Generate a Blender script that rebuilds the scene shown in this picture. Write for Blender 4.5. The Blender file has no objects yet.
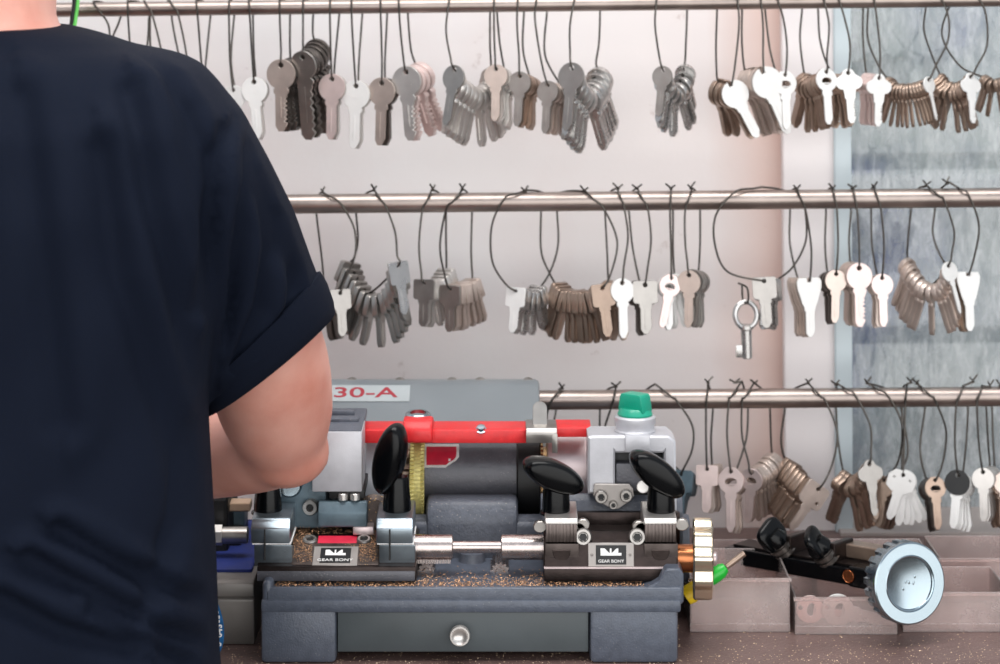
import bpy, bmesh, math, random
import numpy as np
from mathutils import Vector, Matrix
random.seed(7)
PI = math.pi
SC = bpy.context.scene
COL = SC.collection
# ------------------------------------------------------------------ frame
# camera at (0,0,ZC) looking along +Y, level, lens shifted down (as a view camera)
F = 2400.0; HY = -90.0; ZC = 1.45
def P(px, py, d):
    return Vector(((px-500)/F*d, d, ZC-(py-HY)/F*d))
def X(px, d): return (px-500)/F*d
def Z(py, d): return ZC-(py-HY)/F*d
CT = ZC-0.518            # counter top

# ------------------------------------------------------------------ materials
def lin(c):
    return tuple(((v/255)/12.92 if v/255 <= .04045 else ((v/255+.055)/1.055)**2.4) for v in c)+(1.0,)
class NT:
    def __init__(s, name):
        s.m = bpy.data.materials.new(name); s.m.use_nodes = True
        s.t = s.m.node_tree; s.n = s.t.nodes; s.b = s.n['Principled BSDF']
        s.out = s.n['Material Output']
    def add(s, t, **k):
        n = s.n.new(t)
        for a, v in k.items():
            if a in n.inputs: n.inputs[a].default_value = v
            else: setattr(n, a, v)
        return n
    def link(s, a, b): s.t.links.new(a, b)
def mat(name, col, rough=.5, metal=0., var=.12, vscale=60., bump=0., bscale=400., speck=None, speck_col=(230,190,120), speck_scale=900., coat=0., spec=.5):
    t = NT(name); b = t.b
    b.inputs['Roughness'].default_value = rough; b.inputs['Metallic'].default_value = metal
    b.inputs['Coat Weight'].default_value = coat; b.inputs['Specular IOR Level'].default_value = spec
    tc = t.add('ShaderNodeTexCoord')
    n1 = t.add('ShaderNodeTexNoise', Scale=vscale, Detail=5.0); t.link(tc.outputs['Object'], n1.inputs['Vector'])
    mr = t.add('ShaderNodeMapRange'); mr.inputs['From Min'].default_value = .3; mr.inputs['From Max'].default_value = .7
    mr.inputs['To Min'].default_value = 1-var; mr.inputs['To Max'].default_value = 1+var
    t.link(n1.outputs['Fac'], mr.inputs['Value'])
    mx = t.add('ShaderNodeMix', data_type='RGBA', blend_type='MULTIPLY'); mx.inputs[0].default_value = 1
    mx.inputs[6].default_value = lin(col); t.link(mr.outputs[0], mx.inputs[7])
    last = mx.outputs[2]
    if speck:
        v = t.add('ShaderNodeTexVoronoi', Scale=speck_scale); t.link(tc.outputs['Object'], v.inputs['Vector'])
        n2 = t.add('ShaderNodeTexNoise', Scale=25.0, Detail=3.0); t.link(tc.outputs['Object'], n2.inputs['Vector'])
        mm = t.add('ShaderNodeMath', operation='MULTIPLY'); t.link(n2.outputs['Fac'], mm.inputs[0]); mm.inputs[1].default_value = speck
        lt = t.add('ShaderNodeMath', operation='LESS_THAN'); t.link(v.outputs['Distance'], lt.inputs[0]); t.link(mm.outputs[0], lt.inputs[1])
        m2 = t.add('ShaderNodeMix', data_type='RGBA'); t.link(lt.outputs[0], m2.inputs[0]); t.link(last, m2.inputs[6]); m2.inputs[7].default_value = lin(speck_col)
        last = m2.outputs[2]
    t.link(last, b.inputs['Base Color'])
    r2 = t.add('ShaderNodeMapRange'); r2.inputs['To Min'].default_value = max(.02, rough*.75); r2.inputs['To Max'].default_value = min(1, rough*1.25)
    t.link(n1.outputs['Fac'], r2.inputs['Value']); t.link(r2.outputs[0], b.inputs['Roughness'])
    if bump:
        n3 = t.add('ShaderNodeTexNoise', Scale=bscale, Detail=3.0); t.link(tc.outputs['Object'], n3.inputs['Vector'])
        bp = t.add('ShaderNodeBump', Strength=bump, Distance=.001); t.link(n3.outputs['Fac'], bp.inputs['Height']); t.link(bp.outputs[0], b.inputs['Normal'])
    return t.m

M = {}
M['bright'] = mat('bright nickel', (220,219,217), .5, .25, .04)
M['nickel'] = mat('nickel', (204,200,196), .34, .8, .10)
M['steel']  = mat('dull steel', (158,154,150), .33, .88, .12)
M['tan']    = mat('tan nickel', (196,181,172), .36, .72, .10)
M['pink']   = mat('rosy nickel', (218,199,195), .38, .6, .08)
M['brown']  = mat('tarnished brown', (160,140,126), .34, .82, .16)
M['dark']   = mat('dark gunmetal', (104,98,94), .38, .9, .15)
M['shiny']  = mat('shiny steel', (190,188,186), .28, .9, .06)
M['wire']   = mat('iron wire', (84,80,76), .38, .9, .22, 90)
M['rail']   = mat('brushed rail steel', (158,146,140), .36, 1., .14, 40)
M['chrome'] = mat('chrome', (158,172,180), .2, 1., .05)
M['goldchrome'] = mat('gold tinted chrome', (228,214,190), .18, 1., .06)
M['copper'] = mat('copper bush', (176,112,74), .25, 1., .15)
M['brass']  = mat('brass wire', (214,202,128), .5, .3, .2, 500)
M['cutter'] = mat('cutter brass edge', (190,160,120), .3, 1., .2)
M['casing'] = mat('casing grey paint', (116,122,126), .38, 0., .07, 14, .06, 900)
M['hammer'] = mat('hammered grey paint', (84,88,98), .42, 0., .16, 220, .35, 520, .16, (205,195,185), 420)
M['basep']  = mat('base grey enamel', (80,86,98), .38, 0., .14, 160, .25, 700, .12, (200,196,190), 500)
M['drawer'] = mat('drawer grey paint', (70,77,80), .44, 0., .12, 30, .06, 500)
M['motor']  = mat('motor dark grey', (82,82,88), .36, .2, .14, 120, .25, 600, .14, (190,180,175), 600)
M['silverp']= mat('silver paint', (190,190,195), .38, .25, .06, 120, .10, 900)
M['bearing']= mat('turned bearing steel', (206,190,190), .36, .75, .08, 80)
M['bluegrey']= mat('blue grey steel', (92,110,120), .42, .35, .2, 90, .1, 500)
M['jaw']    = mat('ground jaw steel', (146,157,165), .30, .9, .10, 120)
M['jawd']   = mat('worn jaw steel', (104,95,92), .34, .95, .18, 120)
M['carr']   = mat('dark carriage steel', (54,46,44), .36, .85, .25, 140, .12, 500)
M['carrtop']= mat('chip covered carriage steel', (84,74,70), .45, .7, .3, 140, .2, 700, .30, (205,165,110), 520)
M['spindle']= mat('spindle steel', (190,178,174), .26, 1., .12, 200)
M['black']  = mat('black bakelite', (6,7,9), .22, 0., .1, 50, spec=.22)
M['blackr'] = mat('black rubber and socket shade', (12,12,14), .5, 0., .1, 50)  # black parts, and the painted shade inside screw sockets
M['red']    = mat('red enamel', (214,38,42), .40, 0., .10, 160, .10, 600, .10, (240,170,150), 700)
M['redstk'] = mat('red sticker', (216,40,70), .45, 0., .10, 120)
M['white']  = mat('white print', (240,238,236), .5, 0., .03)
M['plate']  = mat('name plate aluminium', (158,152,148), .45, .4, .08)
M['plateg'] = mat('grey name plate', (160,166,168), .5, .0, .05)
M['redink'] = mat('red ink', (150,36,50), .5, 0., .05)
M['green']  = mat('green plastic', (16,150,122), .35, 0., .05, coat=.2)
M['green2'] = mat('bright green plastic', (20,175,50), .3, 0., .05)
M['yellow'] = mat('yellow plastic', (225,190,30), .4, 0., .05)
M['filings']= mat('brass filings', (240,212,178), .4, .35, .3, 800)
M['swarf']  = mat('brass swarf', (196,152,116), .45, .5, .35, 900)
M['box']    = mat('grey box steel', (128,124,120), .45, .5, .15, 30)
M['blued']  = mat('blue cloth', (22,40,110), .7, 0., .2, 60)
M['tanbar'] = mat('tan bar', (176,148,124), .5, .2, .1)
M['lany']   = mat('blue ribbon', (20,104,160), .6, 0., .08, 200)
M['cordb']  = mat('black cord', (14,14,14), .45, 0., .05)
M['cordg']  = mat('green cord', (110,215,100), .45, 0., .05)
M['shirt']  = mat('navy cotton', (17,23,37), .85, 0., .10, 700, .35, 2600, spec=.1)
M['trous']  = mat('dark trousers', (34,36,42), .9, 0., .1, 300, spec=.2)
M['shoe']   = mat('black shoe', (22,20,20), .4, 0., .1)
M['hair']   = mat('black hair', (18,15,14), .5, 0., .3, 300, .6, 900)
M['eyew']   = mat('eye white', (235,232,228), .2, 0., .02)
M['pupil']  = mat('dark iris', (30,20,16), .15, 0., .02)
M['outpot'] = mat('soft blue tarp', (92,108,168), .7, 0., .25, 12)

def skin_mat():
    t = NT('skin'); b = t.b
    tc = t.add('ShaderNodeTexCoord')
    n = t.add('ShaderNodeTexNoise', Scale=22.0, Detail=6.0); t.link(tc.outputs['Object'], n.inputs['Vector'])
    r = t.add('ShaderNodeValToRGB'); r.color_ramp.elements[0].position = .3; r.color_ramp.elements[1].position = .72
    r.color_ramp.elements[0].color = lin((212,140,122)); r.color_ramp.elements[1].color = lin((233,176,160))
    t.link(n.outputs['Fac'], r.inputs[0]); t.link(r.outputs[0], b.inputs['Base Color'])
    b.inputs['Roughness'].default_value = .48
    b.inputs['Subsurface Weight'].default_value = .12; b.inputs['Subsurface Radius'].default_value = (.012,.005,.003); b.inputs['Subsurface Scale'].default_value = .5
    n2 = t.add('ShaderNodeTexNoise', Scale=500.0, Detail=2.0); t.link(tc.outputs['Object'], n2.inputs['Vector'])
    bp = t.add('ShaderNodeBump', Strength=.12, Distance=.001); t.link(n2.outputs['Fac'], bp.inputs['Height']); t.link(bp.outputs[0], b.inputs['Normal'])
    return t.m
M['skin'] = skin_mat()

def wall_mat():
    t = NT('stained plaster'); b = t.b; b.inputs['Roughness'].default_value = .8
    tc = t.add('ShaderNodeTexCoord')
    n1 = t.add('ShaderNodeTexNoise', Scale=3.2, Detail=6.0, Roughness=.6); t.link(tc.outputs['Object'], n1.inputs['Vector'])
    r1 = t.add('ShaderNodeValToRGB'); e = r1.color_ramp.elements
    e[0].position = .34; e[0].color = lin((228,219,218)); e[1].position = .60; e[1].color = lin((234,232,232))
    t.link(n1.outputs['Fac'], r1.inputs[0])
    # small scuffs
    n2 = t.add('ShaderNodeTexNoise', Scale=26.0, Detail=8.0, Roughness=.7); t.link(tc.outputs['Object'], n2.inputs['Vector'])
    r2 = t.add('ShaderNodeValToRGB'); e = r2.color_ramp.elements
    e[0].position = .28; e[0].color = lin((186,172,166)); e[1].position = .37; e[1].color = (1,1,1,1)
    t.link(n2.outputs['Fac'], r2.inputs[0])
    m1 = t.add('ShaderNodeMix', data_type='RGBA', blend_type='MULTIPLY'); m1.inputs[0].default_value = .9
    t.link(r1.outputs[0], m1.inputs[6]); t.link(r2.outputs[0], m1.inputs[7])
    # brown tint growing towards the edge beside the window frame (wall's right edge is local x = 0)
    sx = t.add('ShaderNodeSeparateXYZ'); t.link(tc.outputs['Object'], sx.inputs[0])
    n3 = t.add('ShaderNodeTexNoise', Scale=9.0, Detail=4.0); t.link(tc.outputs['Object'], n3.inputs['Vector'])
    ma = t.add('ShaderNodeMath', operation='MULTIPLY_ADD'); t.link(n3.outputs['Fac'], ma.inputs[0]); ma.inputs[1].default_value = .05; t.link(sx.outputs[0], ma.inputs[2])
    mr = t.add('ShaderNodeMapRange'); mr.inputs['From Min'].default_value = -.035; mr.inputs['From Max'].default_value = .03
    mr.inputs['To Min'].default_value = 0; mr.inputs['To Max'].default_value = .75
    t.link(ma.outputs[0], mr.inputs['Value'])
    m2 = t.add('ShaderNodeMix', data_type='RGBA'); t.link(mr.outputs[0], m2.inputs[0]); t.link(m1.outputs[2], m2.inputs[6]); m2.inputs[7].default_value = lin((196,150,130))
    # broad pinkish tint growing towards the same edge
    mr2 = t.add('ShaderNodeMapRange'); mr2.inputs['From Min'].default_value = -.36; mr2.inputs['From Max'].default_value = .05
    mr2.inputs['To Max'].default_value = .38; t.link(sx.outputs[0], mr2.inputs['Value'])
    m3 = t.add('ShaderNodeMix', data_type='RGBA'); t.link(mr2.outputs[0], m3.inputs[0]); t.link(m2.outputs[2], m3.inputs[6]); m3.inputs[7].default_value = lin((216,188,180))
    t.link(m3.outputs[2], b.inputs['Base Color'])
    bp = t.add('ShaderNodeBump', Strength=.25, Distance=.002); t.link(n2.outputs['Fac'], bp.inputs['Height']); t.link(bp.outputs[0], b.inputs['Normal'])
    return t.m
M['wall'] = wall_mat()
M['frame'] = mat('white frame paint', (232,226,226), .5, 0., .05, 8)
M['frameb'] = mat('pale blue aluminium', (194,206,211), .45, .1, .05, 10)
M['sill'] = mat('grey sill', (158,148,144), .6, 0., .15, 12)
M['floor'] = mat('concrete floor', (110,104,100), .8, 0., .15, 6)

def counter_mat():
    t = NT('dark counter'); b = t.b; b.inputs['Roughness'].default_value = .42
    tc = t.add('ShaderNodeTexCoord')
    n = t.add('ShaderNodeTexNoise', Scale=18.0, Detail=6.0); t.link(tc.outputs['Object'], n.inputs['Vector'])
    r = t.add('ShaderNodeValToRGB'); r.color_ramp.elements[0].color = lin((74,56,53)); r.color_ramp.elements[1].color = lin((128,104,99))
    t.link(n.outputs['Fac'], r.inputs[0]); t.link(r.outputs[0], b.inputs['Base Color'])
    n2 = t.add('ShaderNodeTexNoise', Scale=420.0, Detail=3.0); t.link(tc.outputs['Object'], n2.inputs['Vector'])
    bp = t.add('ShaderNodeBump', Strength=.6, Distance=.001); t.link(n2.outputs['Fac'], bp.inputs['Height']); t.link(bp.outputs[0], b.inputs['Normal'])
    return t.m
M['counter'] = counter_mat()

def clear_mat(name, tint, dcol, fac_lo, fac_hi, nscale, rough=.15, gloss=.1, stretch=None):
    """part see-through sheet: transparent + dusty diffuse + glossy"""
    t = NT(name); t.n.remove(t.b)
    tc = t.add('ShaderNodeTexCoord'); mp = t.add('ShaderNodeMapping')
    if stretch: mp.inputs['Scale'].default_value = stretch; mp.inputs['Rotation'].default_value = (0, -.7, 0)
    t.link(tc.outputs['Object'], mp.inputs['Vector'])
    n = t.add('ShaderNodeTexNoise', Scale=nscale, Detail=7.0, Roughness=.7); t.link(mp.outputs[0], n.inputs['Vector'])
    mr = t.add('ShaderNodeMapRange'); mr.inputs['From Min'].default_value = .35; mr.inputs['From Max'].default_value = .7
    mr.inputs['To Min'].default_value = fac_lo; mr.inputs['To Max'].default_value = fac_hi; t.link(n.outputs['Fac'], mr.inputs['Value'])
    tr = t.add('ShaderNodeBsdfTransparent'); tr.inputs['Color'].default_value = lin(tint)
    df = t.add('ShaderNodeBsdfDiffuse'); df.inputs['Color'].default_value = lin(dcol)
    gl = t.add('ShaderNodeBsdfGlossy'); gl.inputs['Roughness'].default_value = rough
    m1 = t.add('ShaderNodeMixShader'); t.link(mr.outputs[0], m1.inputs[0]); t.link(tr.outputs[0], m1.inputs[1]); t.link(df.outputs[0], m1.inputs[2])
    fr = t.add('ShaderNodeFresnel', IOR=1.5)
    ad = t.add('ShaderNodeMath', operation='ADD'); ad.inputs[1].default_value = gloss; t.link(fr.outputs[0], ad.inputs[0])
    m2 = t.add('ShaderNodeMixShader'); t.link(ad.outputs[0], m2.inputs[0]); t.link(m1.outputs[0], m2.inputs[1]); t.link(gl.outputs[0], m2.inputs[2])
    t.link(m2.outputs[0], t.out.inputs['Surface'])
    return t.m
M['glass'] = clear_mat('dusty window glass', (232,238,240), (222,226,228), .10, .55, 120., .02, .015, (1.0,1.0,.35))
M['tray'] = clear_mat('cloudy tray plastic', (240,228,226), (240,226,222), .14, .32, 14., .2, .03)
def outside_mat():
    t = NT('outdoor wall'); b = t.b; b.inputs['Roughness'].default_value = .9
    tc = t.add('ShaderNodeTexCoord')
    n = t.add('ShaderNodeTexNoise', Scale=5.5, Detail=3.0); t.link(tc.outputs['Object'], n.inputs['Vector'])
    r = t.add('ShaderNodeValToRGB'); e = r.color_ramp.elements
    e[0].position = .36; e[0].color = lin((104,114,186)); e[1].position = .64; e[1].color = lin((228,222,214))
    x = e.new(.47); x.color = lin((126,142,156)); x = e.new(.54); x.color = lin((190,196,190))
    t.link(n.outputs['Fac'], r.inputs[0]); t.link(r.outputs[0], b.inputs['Base Color'])
    return t.m
M['outside'] = outside_mat()

# ------------------------------------------------------------------ mesh builder
def align(p, axis):
    q = Vector((0,0,1)).rotation_difference(Vector(axis).normalized())
    return Matrix.Translation(p) @ q.to_matrix().to_4x4()
def catmull(pts, n=6):
    pts = [Vector(p) for p in pts]
    if len(pts) < 3: return pts
    ext = [pts[0]*2-pts[1]]+pts+[pts[-1]*2-pts[-2]]
    out = []
    for i in range(1, len(ext)-2):
        a, b, c, d = ext[i-1:i+3]
        for k in range(n):
            t = k/n
            out.append(.5*((2*b)+(c-a)*t+(2*a-5*b+4*c-d)*t*t+(3*b-a-3*c+d)*t**3))
    out.append(pts[-1]); return out
class MB:
    def __init__(s): s.bm = bmesh.new()
    def join(s, b2, mtx=None):
        me = bpy.data.meshes.new('tmp'); b2.to_mesh(me); b2.free()
        if mtx is not None: me.transform(mtx)
        s.bm.from_mesh(me); bpy.data.meshes.remove(me); return s
    def box(s, x0, x1, y0, y1, z0, z1, bev=.0006, mtx=None, seg=2):
        b = bmesh.new(); bmesh.ops.create_cube(b, size=1)
        for v in b.verts:
            v.co = Vector((x0+(v.co.x+.5)*(x1-x0), y0+(v.co.y+.5)*(y1-y0), z0+(v.co.z+.5)*(z1-z0)))
        if bev: bmesh.ops.bevel(b, geom=b.edges[:], offset=bev, segments=seg, affect='EDGES', profile=.5)
        return s.join(b, mtx)
    def pbox(s, px0, px1, py0, py1, d0, d1, bev=.0006):
        """front face spans the given frame at depth d0, body runs back to d1"""
        return s.box(X(px0,d0), X(px1,d0), d0, d1, Z(py1,d0), Z(py0,d0), bev)
    def cyl(s, p0, p1, r0, r1=None, seg=28, bev=0):
        p0, p1 = Vector(p0), Vector(p1); L = (p1-p0).length; r1 = r0 if r1 is None else r1
        if bev: prof = [(0,0),(r0-bev,0),(r0,bev),(r1,L-bev),(r1-bev,L),(0,L)]
        else: prof = [(0,0),(r0,0),(r1,L),(0,L)]
        return s.lathe(p0, p1-p0, prof, seg)
    def lathe(s, p, axis, prof, seg=32, rim=None):
        b = bmesh.new(); rings = []
        for (r, h) in prof:
            if r <= 1e-7: rings.append([b.verts.new((0,0,h))]); continue
            ring = []
            for k in range(seg):
                a = 2*PI*k/seg; rr = r if rim is None else rim(r, a, h)
                ring.append(b.verts.new((rr*math.cos(a), rr*math.sin(a), h)))
            rings.append(ring)
        for A, B in zip(rings, rings[1:]):
            if len(A) == 1 and len(B) == 1: continue
            for k in range(seg):
                k2 = (k+1) % seg
                if len(A) == 1: b.faces.new((A[0], B[k2], B[k]))
                elif len(B) == 1: b.faces.new((A[k], A[k2], B[0]))
                else: b.faces.new((A[k], A[k2], B[k2], B[k]))
        bmesh.ops.recalc_face_normals(b, faces=b.faces[:])
        return s.join(b, align(Vector(p), axis))
    def prism(s, prof, x0, x1, bev=.0006, axis='x', mtx=None):
        """prof: (y,z) points; extruded along x"""
        b = bmesh.new()
        vs = [b.verts.new((x0, y, z)) for y, z in prof]; f = b.faces.new(vs)
        r = bmesh.ops.extrude_face_region(b, geom=[f])
        for v in r['geom']:
            if isinstance(v, bmesh.types.BMVert): v.co.x = x1
        bmesh.ops.recalc_face_normals(b, faces=b.faces[:])
        if bev: bmesh.ops.bevel(b, geom=b.edges[:], offset=bev, segments=2, affect='EDGES', profile=.5)
        return s.join(b, mtx)
    def pprism(s, prof, px0, px1, dref, bev=.0006):
        return s.prism([(d, Z(py,d)) for d, py in prof], X(px0,dref), X(px1,dref), bev)
    def tube(s, pts, r, seg=8, caps=True):
        pts = [Vector(p) for p in pts]; b = bmesh.new(); rings = []
        rs = r if isinstance(r, (list, tuple)) else [r]*len(pts)
        up = None
        for i, p in enumerate(pts):
            t = (pts[min(i+1,len(pts)-1)]-pts[max(i-1,0)])
            if t.length < 1e-9: t = Vector((0,0,1))
            t.normalize()
            if up is None:
                up = Vector((0,0,1)) if abs(t.z) < .9 else Vector((1,0,0))
            n = (up-t*up.dot(t))
            if n.length < 1e-6: n = t.orthogonal()
            n.normalize(); up = n; bn = t.cross(n)
            rings.append([b.verts.new(p+(n*math.cos(2*PI*k/seg)+bn*math.sin(2*PI*k/seg))*rs[i]) for k in range(seg)])
        for A, B in zip(rings, rings[1:]):
            for k in range(seg): b.faces.new((A[k], A[(k+1)%seg], B[(k+1)%seg], B[k]))
        if caps: b.faces.new(rings[0]); b.faces.new(rings[-1])
        bmesh.ops.recalc_face_normals(b, faces=b.faces[:])
        return s.join(b)
    def rings(s, R, caps=True):
        """loft through lists of points"""
        b = bmesh.new(); V = [[b.verts.new(p) for p in r] for r in R]; n = len(V[0])
        for A, B in zip(V, V[1:]):
            for k in range(n): b.faces.new((A[k], A[(k+1)%n], B[(k+1)%n], B[k]))
        if caps: b.faces.new(V[0]); b.faces.new(V[-1])
        bmesh.ops.recalc_face_normals(b, faces=b.faces[:])
        return s.join(b)
    def ball(s, c, rx, ry, rz, mtx=None, e=1.0, u=24, v=14):
        """superellipsoid: e<1 boxier"""
        b = bmesh.new(); bmesh.ops.create_uvsphere(b, u_segments=u, v_segments=v, radius=1)
        sg = lambda q: math.copysign(abs(q)**e, q)
        for w in b.verts:
            w.co = Vector((sg(w.co.x)*rx, sg(w.co.y)*ry, sg(w.co.z)*rz))
        m = Matrix.Translation(c) if mtx is None else mtx
        return s.join(b, m)
    def shape(s, loops, t, mtx=None, bev=.0002):
        me = flat_mesh(loops, t, bev)
        if mtx is not None: me.transform(mtx)
        s.bm.from_mesh(me); bpy.data.meshes.remove(me); return s
    def text(s, body, size, mtx, depth=.0002, sx=1.0, bold=0.0):
        cu = bpy.data.curves.new('txt', 'FONT'); cu.body = body; cu.size = size; cu.align_x = 'CENTER'; cu.align_y = 'CENTER'
        cu.extrude = depth; cu.offset = bold
        o = bpy.data.objects.new('txt', cu); COL.objects.link(o)
        dg = bpy.context.evaluated_depsgraph_get(); me = bpy.data.meshes.new_from_object(o.evaluated_get(dg))
        bpy.data.objects.remove(o); bpy.data.curves.remove(cu)
        me.transform(mtx @ Matrix(((sx,0,0,0),(0,0,-1,0),(0,1,0,0),(0,0,0,1))))
        s.bm.from_mesh(me); bpy.data.meshes.remove(me); return s
    def join_to(s, o, m):
        """add these faces to an existing part as a second material"""
        me = bpy.data.meshes.new('tmp'); s.bm.to_mesh(me); s.bm.free()
        me.transform(Matrix.Translation(-ORG[o.name]))
        b = bmesh.new(); b.from_mesh(o.data); n0 = len(b.faces); b.from_mesh(me); b.faces.ensure_lookup_table()
        o.data.materials.append(M[m])
        for f in b.faces[n0:]: f.material_index = len(o.data.materials)-1
        b.to_mesh(o.data); b.free(); bpy.data.meshes.remove(me)
    def build(s, name, m, parent=None, org=None, smooth=40):
        """vertices are in world space; parent chain sits at org with no rotation"""
        me = bpy.data.meshes.new(name); s.bm.normal_update(); s.bm.to_mesh(me); s.bm.free()
        if org is None and parent is not None:
            org = parent.get('_org') or (0,0,0)
        if org is None:
            c = [v.co for v in me.vertices]
            org = (sum(v.x for v in c)/len(c), sum(v.y for v in c)/len(c), min(v.z for v in c))
        org = Vector(org)
        me.transform(Matrix.Translation(-org))
        me.materials.append(M[m] if isinstance(m, str) else m)
        if smooth:
            me.polygons.foreach_set('use_smooth', [True]*len(me.polygons)); me.set_sharp_from_angle(angle=math.radians(smooth))
        o = bpy.data.objects.new(name, me); COL.objects.link(o)
        if parent is not None: o.parent = parent
        else: o.location = org
        ORG[o.name] = org
        return o
ORG = {}
def part(mb, name, m, parent, smooth=40, label=None):
    o = mb.build(name, m, parent, ORG[parent.name], smooth)
    if label: o['label'] = label
    return o
def empty(name, loc, label, cat, group=None):
    o = bpy.data.objects.new(name, None); COL.objects.link(o); o.location = loc; o.empty_display_size = .02
    ORG[o.name] = Vector(loc); tag(o, label, cat, group); return o
def tag(o, label, cat, group=None, kind=None):
    o['label'] = label; o['category'] = cat
    if group: o['group'] = group
    if kind: o['kind'] = kind
    return o
def struct(mb, name, m, label=None, cat=None, org=None, smooth=None):
    o = mb.build(name, m, None, org, smooth); o['kind'] = 'structure'
    if label: o['label'] = label; o['category'] = cat
    return o
def flat_mesh(loops, t, bev=.0002):
    """filled outline with holes in the XZ plane, thickness t along Y"""
    cu = bpy.data.curves.new('flat', 'CURVE'); cu.dimensions = '2D'; cu.fill_mode = 'BOTH'
    cu.extrude = max(0, t/2-bev); cu.bevel_depth = bev; cu.bevel_resolution = 0; cu.offset = -bev
    for L in loops:
        sp = cu.splines.new('POLY'); sp.points.add(len(L)-1); sp.use_cyclic_u = True
        for q, (x, z) in zip(sp.points, L): q.co = (x, z, 0, 1)
    o = bpy.data.objects.new('flat', cu); COL.objects.link(o)
    dg = bpy.context.evaluated_depsgraph_get(); me = bpy.data.meshes.new_from_object(o.evaluated_get(dg))
    bpy.data.objects.remove(o); bpy.data.curves.remove(cu)
    me.transform(Matrix(((1,0,0,0),(0,0,-1,0),(0,1,0,0),(0,0,0,1))))
    return me
def arc(cx, cz, r, a0, a1, n=16, rz=None):
    rz = rz or r
    return [(cx+r*math.cos(math.radians(a0+(a1-a0)*k/n)), cz+rz*math.sin(math.radians(a0+(a1-a0)*k/n))) for k in range(n+1)]
def hole(cx, cz, r, n=14, rz=None): return arc(cx, cz, r, 0, 360, n, rz)[:-1]

# ------------------------------------------------------------------ setting
DR, DW = 1.93, 2.02
def pquad(mb, c, d0, d1, bev=.001):
    """c: four frame points at d0 (TL, TR, BR, BL) extruded back to d1"""
    w = [P(x, y, d0) for x, y in c]
    b = bmesh.new(); vs = [b.verts.new(v) for v in w]; f = b.faces.new(vs)
    r = bmesh.ops.extrude_face_region(b, geom=[f])
    for v in r['geom']:
        if isinstance(v, bmesh.types.BMVert): v.co.y = d1
    bmesh.ops.recalc_face_normals(b, faces=b.faces[:])
    if bev: bmesh.ops.bevel(b, geom=b.edges[:], offset=bev, segments=2, affect='EDGES')
    return mb.join(b)
XL, XR = -1.6, 1.5
# wall: local x=0 is the edge beside the window
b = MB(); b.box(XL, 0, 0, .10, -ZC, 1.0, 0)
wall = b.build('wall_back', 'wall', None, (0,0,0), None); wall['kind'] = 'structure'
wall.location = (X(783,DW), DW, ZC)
b = MB(); b.box(XL, XR, -.4, 3.2, -.05, 0, 0); struct(b, 'floor', 'floor')
# wall below the window
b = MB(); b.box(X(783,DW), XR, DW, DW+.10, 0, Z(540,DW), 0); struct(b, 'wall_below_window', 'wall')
# window: white jamb, pale blue sash, glass
win = bpy.data.objects.new('window_1', None); COL.objects.link(win); win['kind'] = 'structure'; ORG['window_1'] = Vector((0,0,0))
tag(win, 'dusty window with a white jamb and pale blue frame at the wall end', 'window')
b = MB(); pquad(b, [(778,-500),(834,-500),(838,552),(786,552)], 2.004, DW+.06); o = part(b, 'jamb', 'frame', win, None)
b = MB(); pquad(b, [(832,-500),(849,-500),(853,552),(836,552)], 1.998, DW+.05); o = part(b, 'sash', 'frameb', win, None)
b = MB(); b.box(X(838,2.0), XR, 1.985, DW+.06, Z(556,2.0), Z(528,2.0), .001); part(b, 'sill', 'sill', win, None)
b = MB(); b.box(X(845,DW), XR, 2.07, 2.074, Z(540,DW), Z(-500,DW), 0); part(b, 'glass', 'glass', win, None)
# what the glass looks out on: neighbouring yard wall
b = MB(); b.box(.1, 1.6, 2.62, 2.70, 0, 2.6, 0); o = struct(b, 'wall_outside', 'outside')
b = MB(); b.box(.1, 1.6, 2.59, 2.625, Z(196,2.6), Z(176,2.6), .002); o = part(b, 'ledge', 'frame', o, None)
# counter
b = MB(); b.box(-1.2, 1.3, 1.625, 2.015, CT-.035, CT, .002)
cnt = b.build('counter', 'counter', None, None, None); tag(cnt, 'dark brown counter strewn with brass filings under the key machine', 'counter')
b = MB(); b.box(-1.18, 1.28, 1.66, 2.01, 0, CT-.035, 0); part(b, 'front_panel', M['sill'], cnt, None)

# rails
def rail_y(row, x):
    return {1: 10.6-.0112*x, 2: 206.8-.0093*x, 3: 404.5-.008*x}[row]
RR = {1: .0058, 2: .0078, 3: .0078}
ROWN = {1: 'top', 2: 'middle', 3: 'bottom'}
for row, (xa, xb) in {1: (-150,1150), 2: (-150,1150), 3: (215,1150)}.items():
    b = MB(); b.cyl(P(xa, rail_y(row,xa), DR), P(xb, rail_y(row,xb), DR), RR[row], seg=40)
    o = b.build('key_rail', 'rail'); tag(o, {1: 'thin steel rail crossing the top edge, hung with wire rings of keys', 2: 'steel rail level with the sleeve, hung with rings of keys', 3: 'steel rail just above the machine and trays, hung with key rings'}[row], 'rail', 'steel rails for the key rings')

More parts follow.
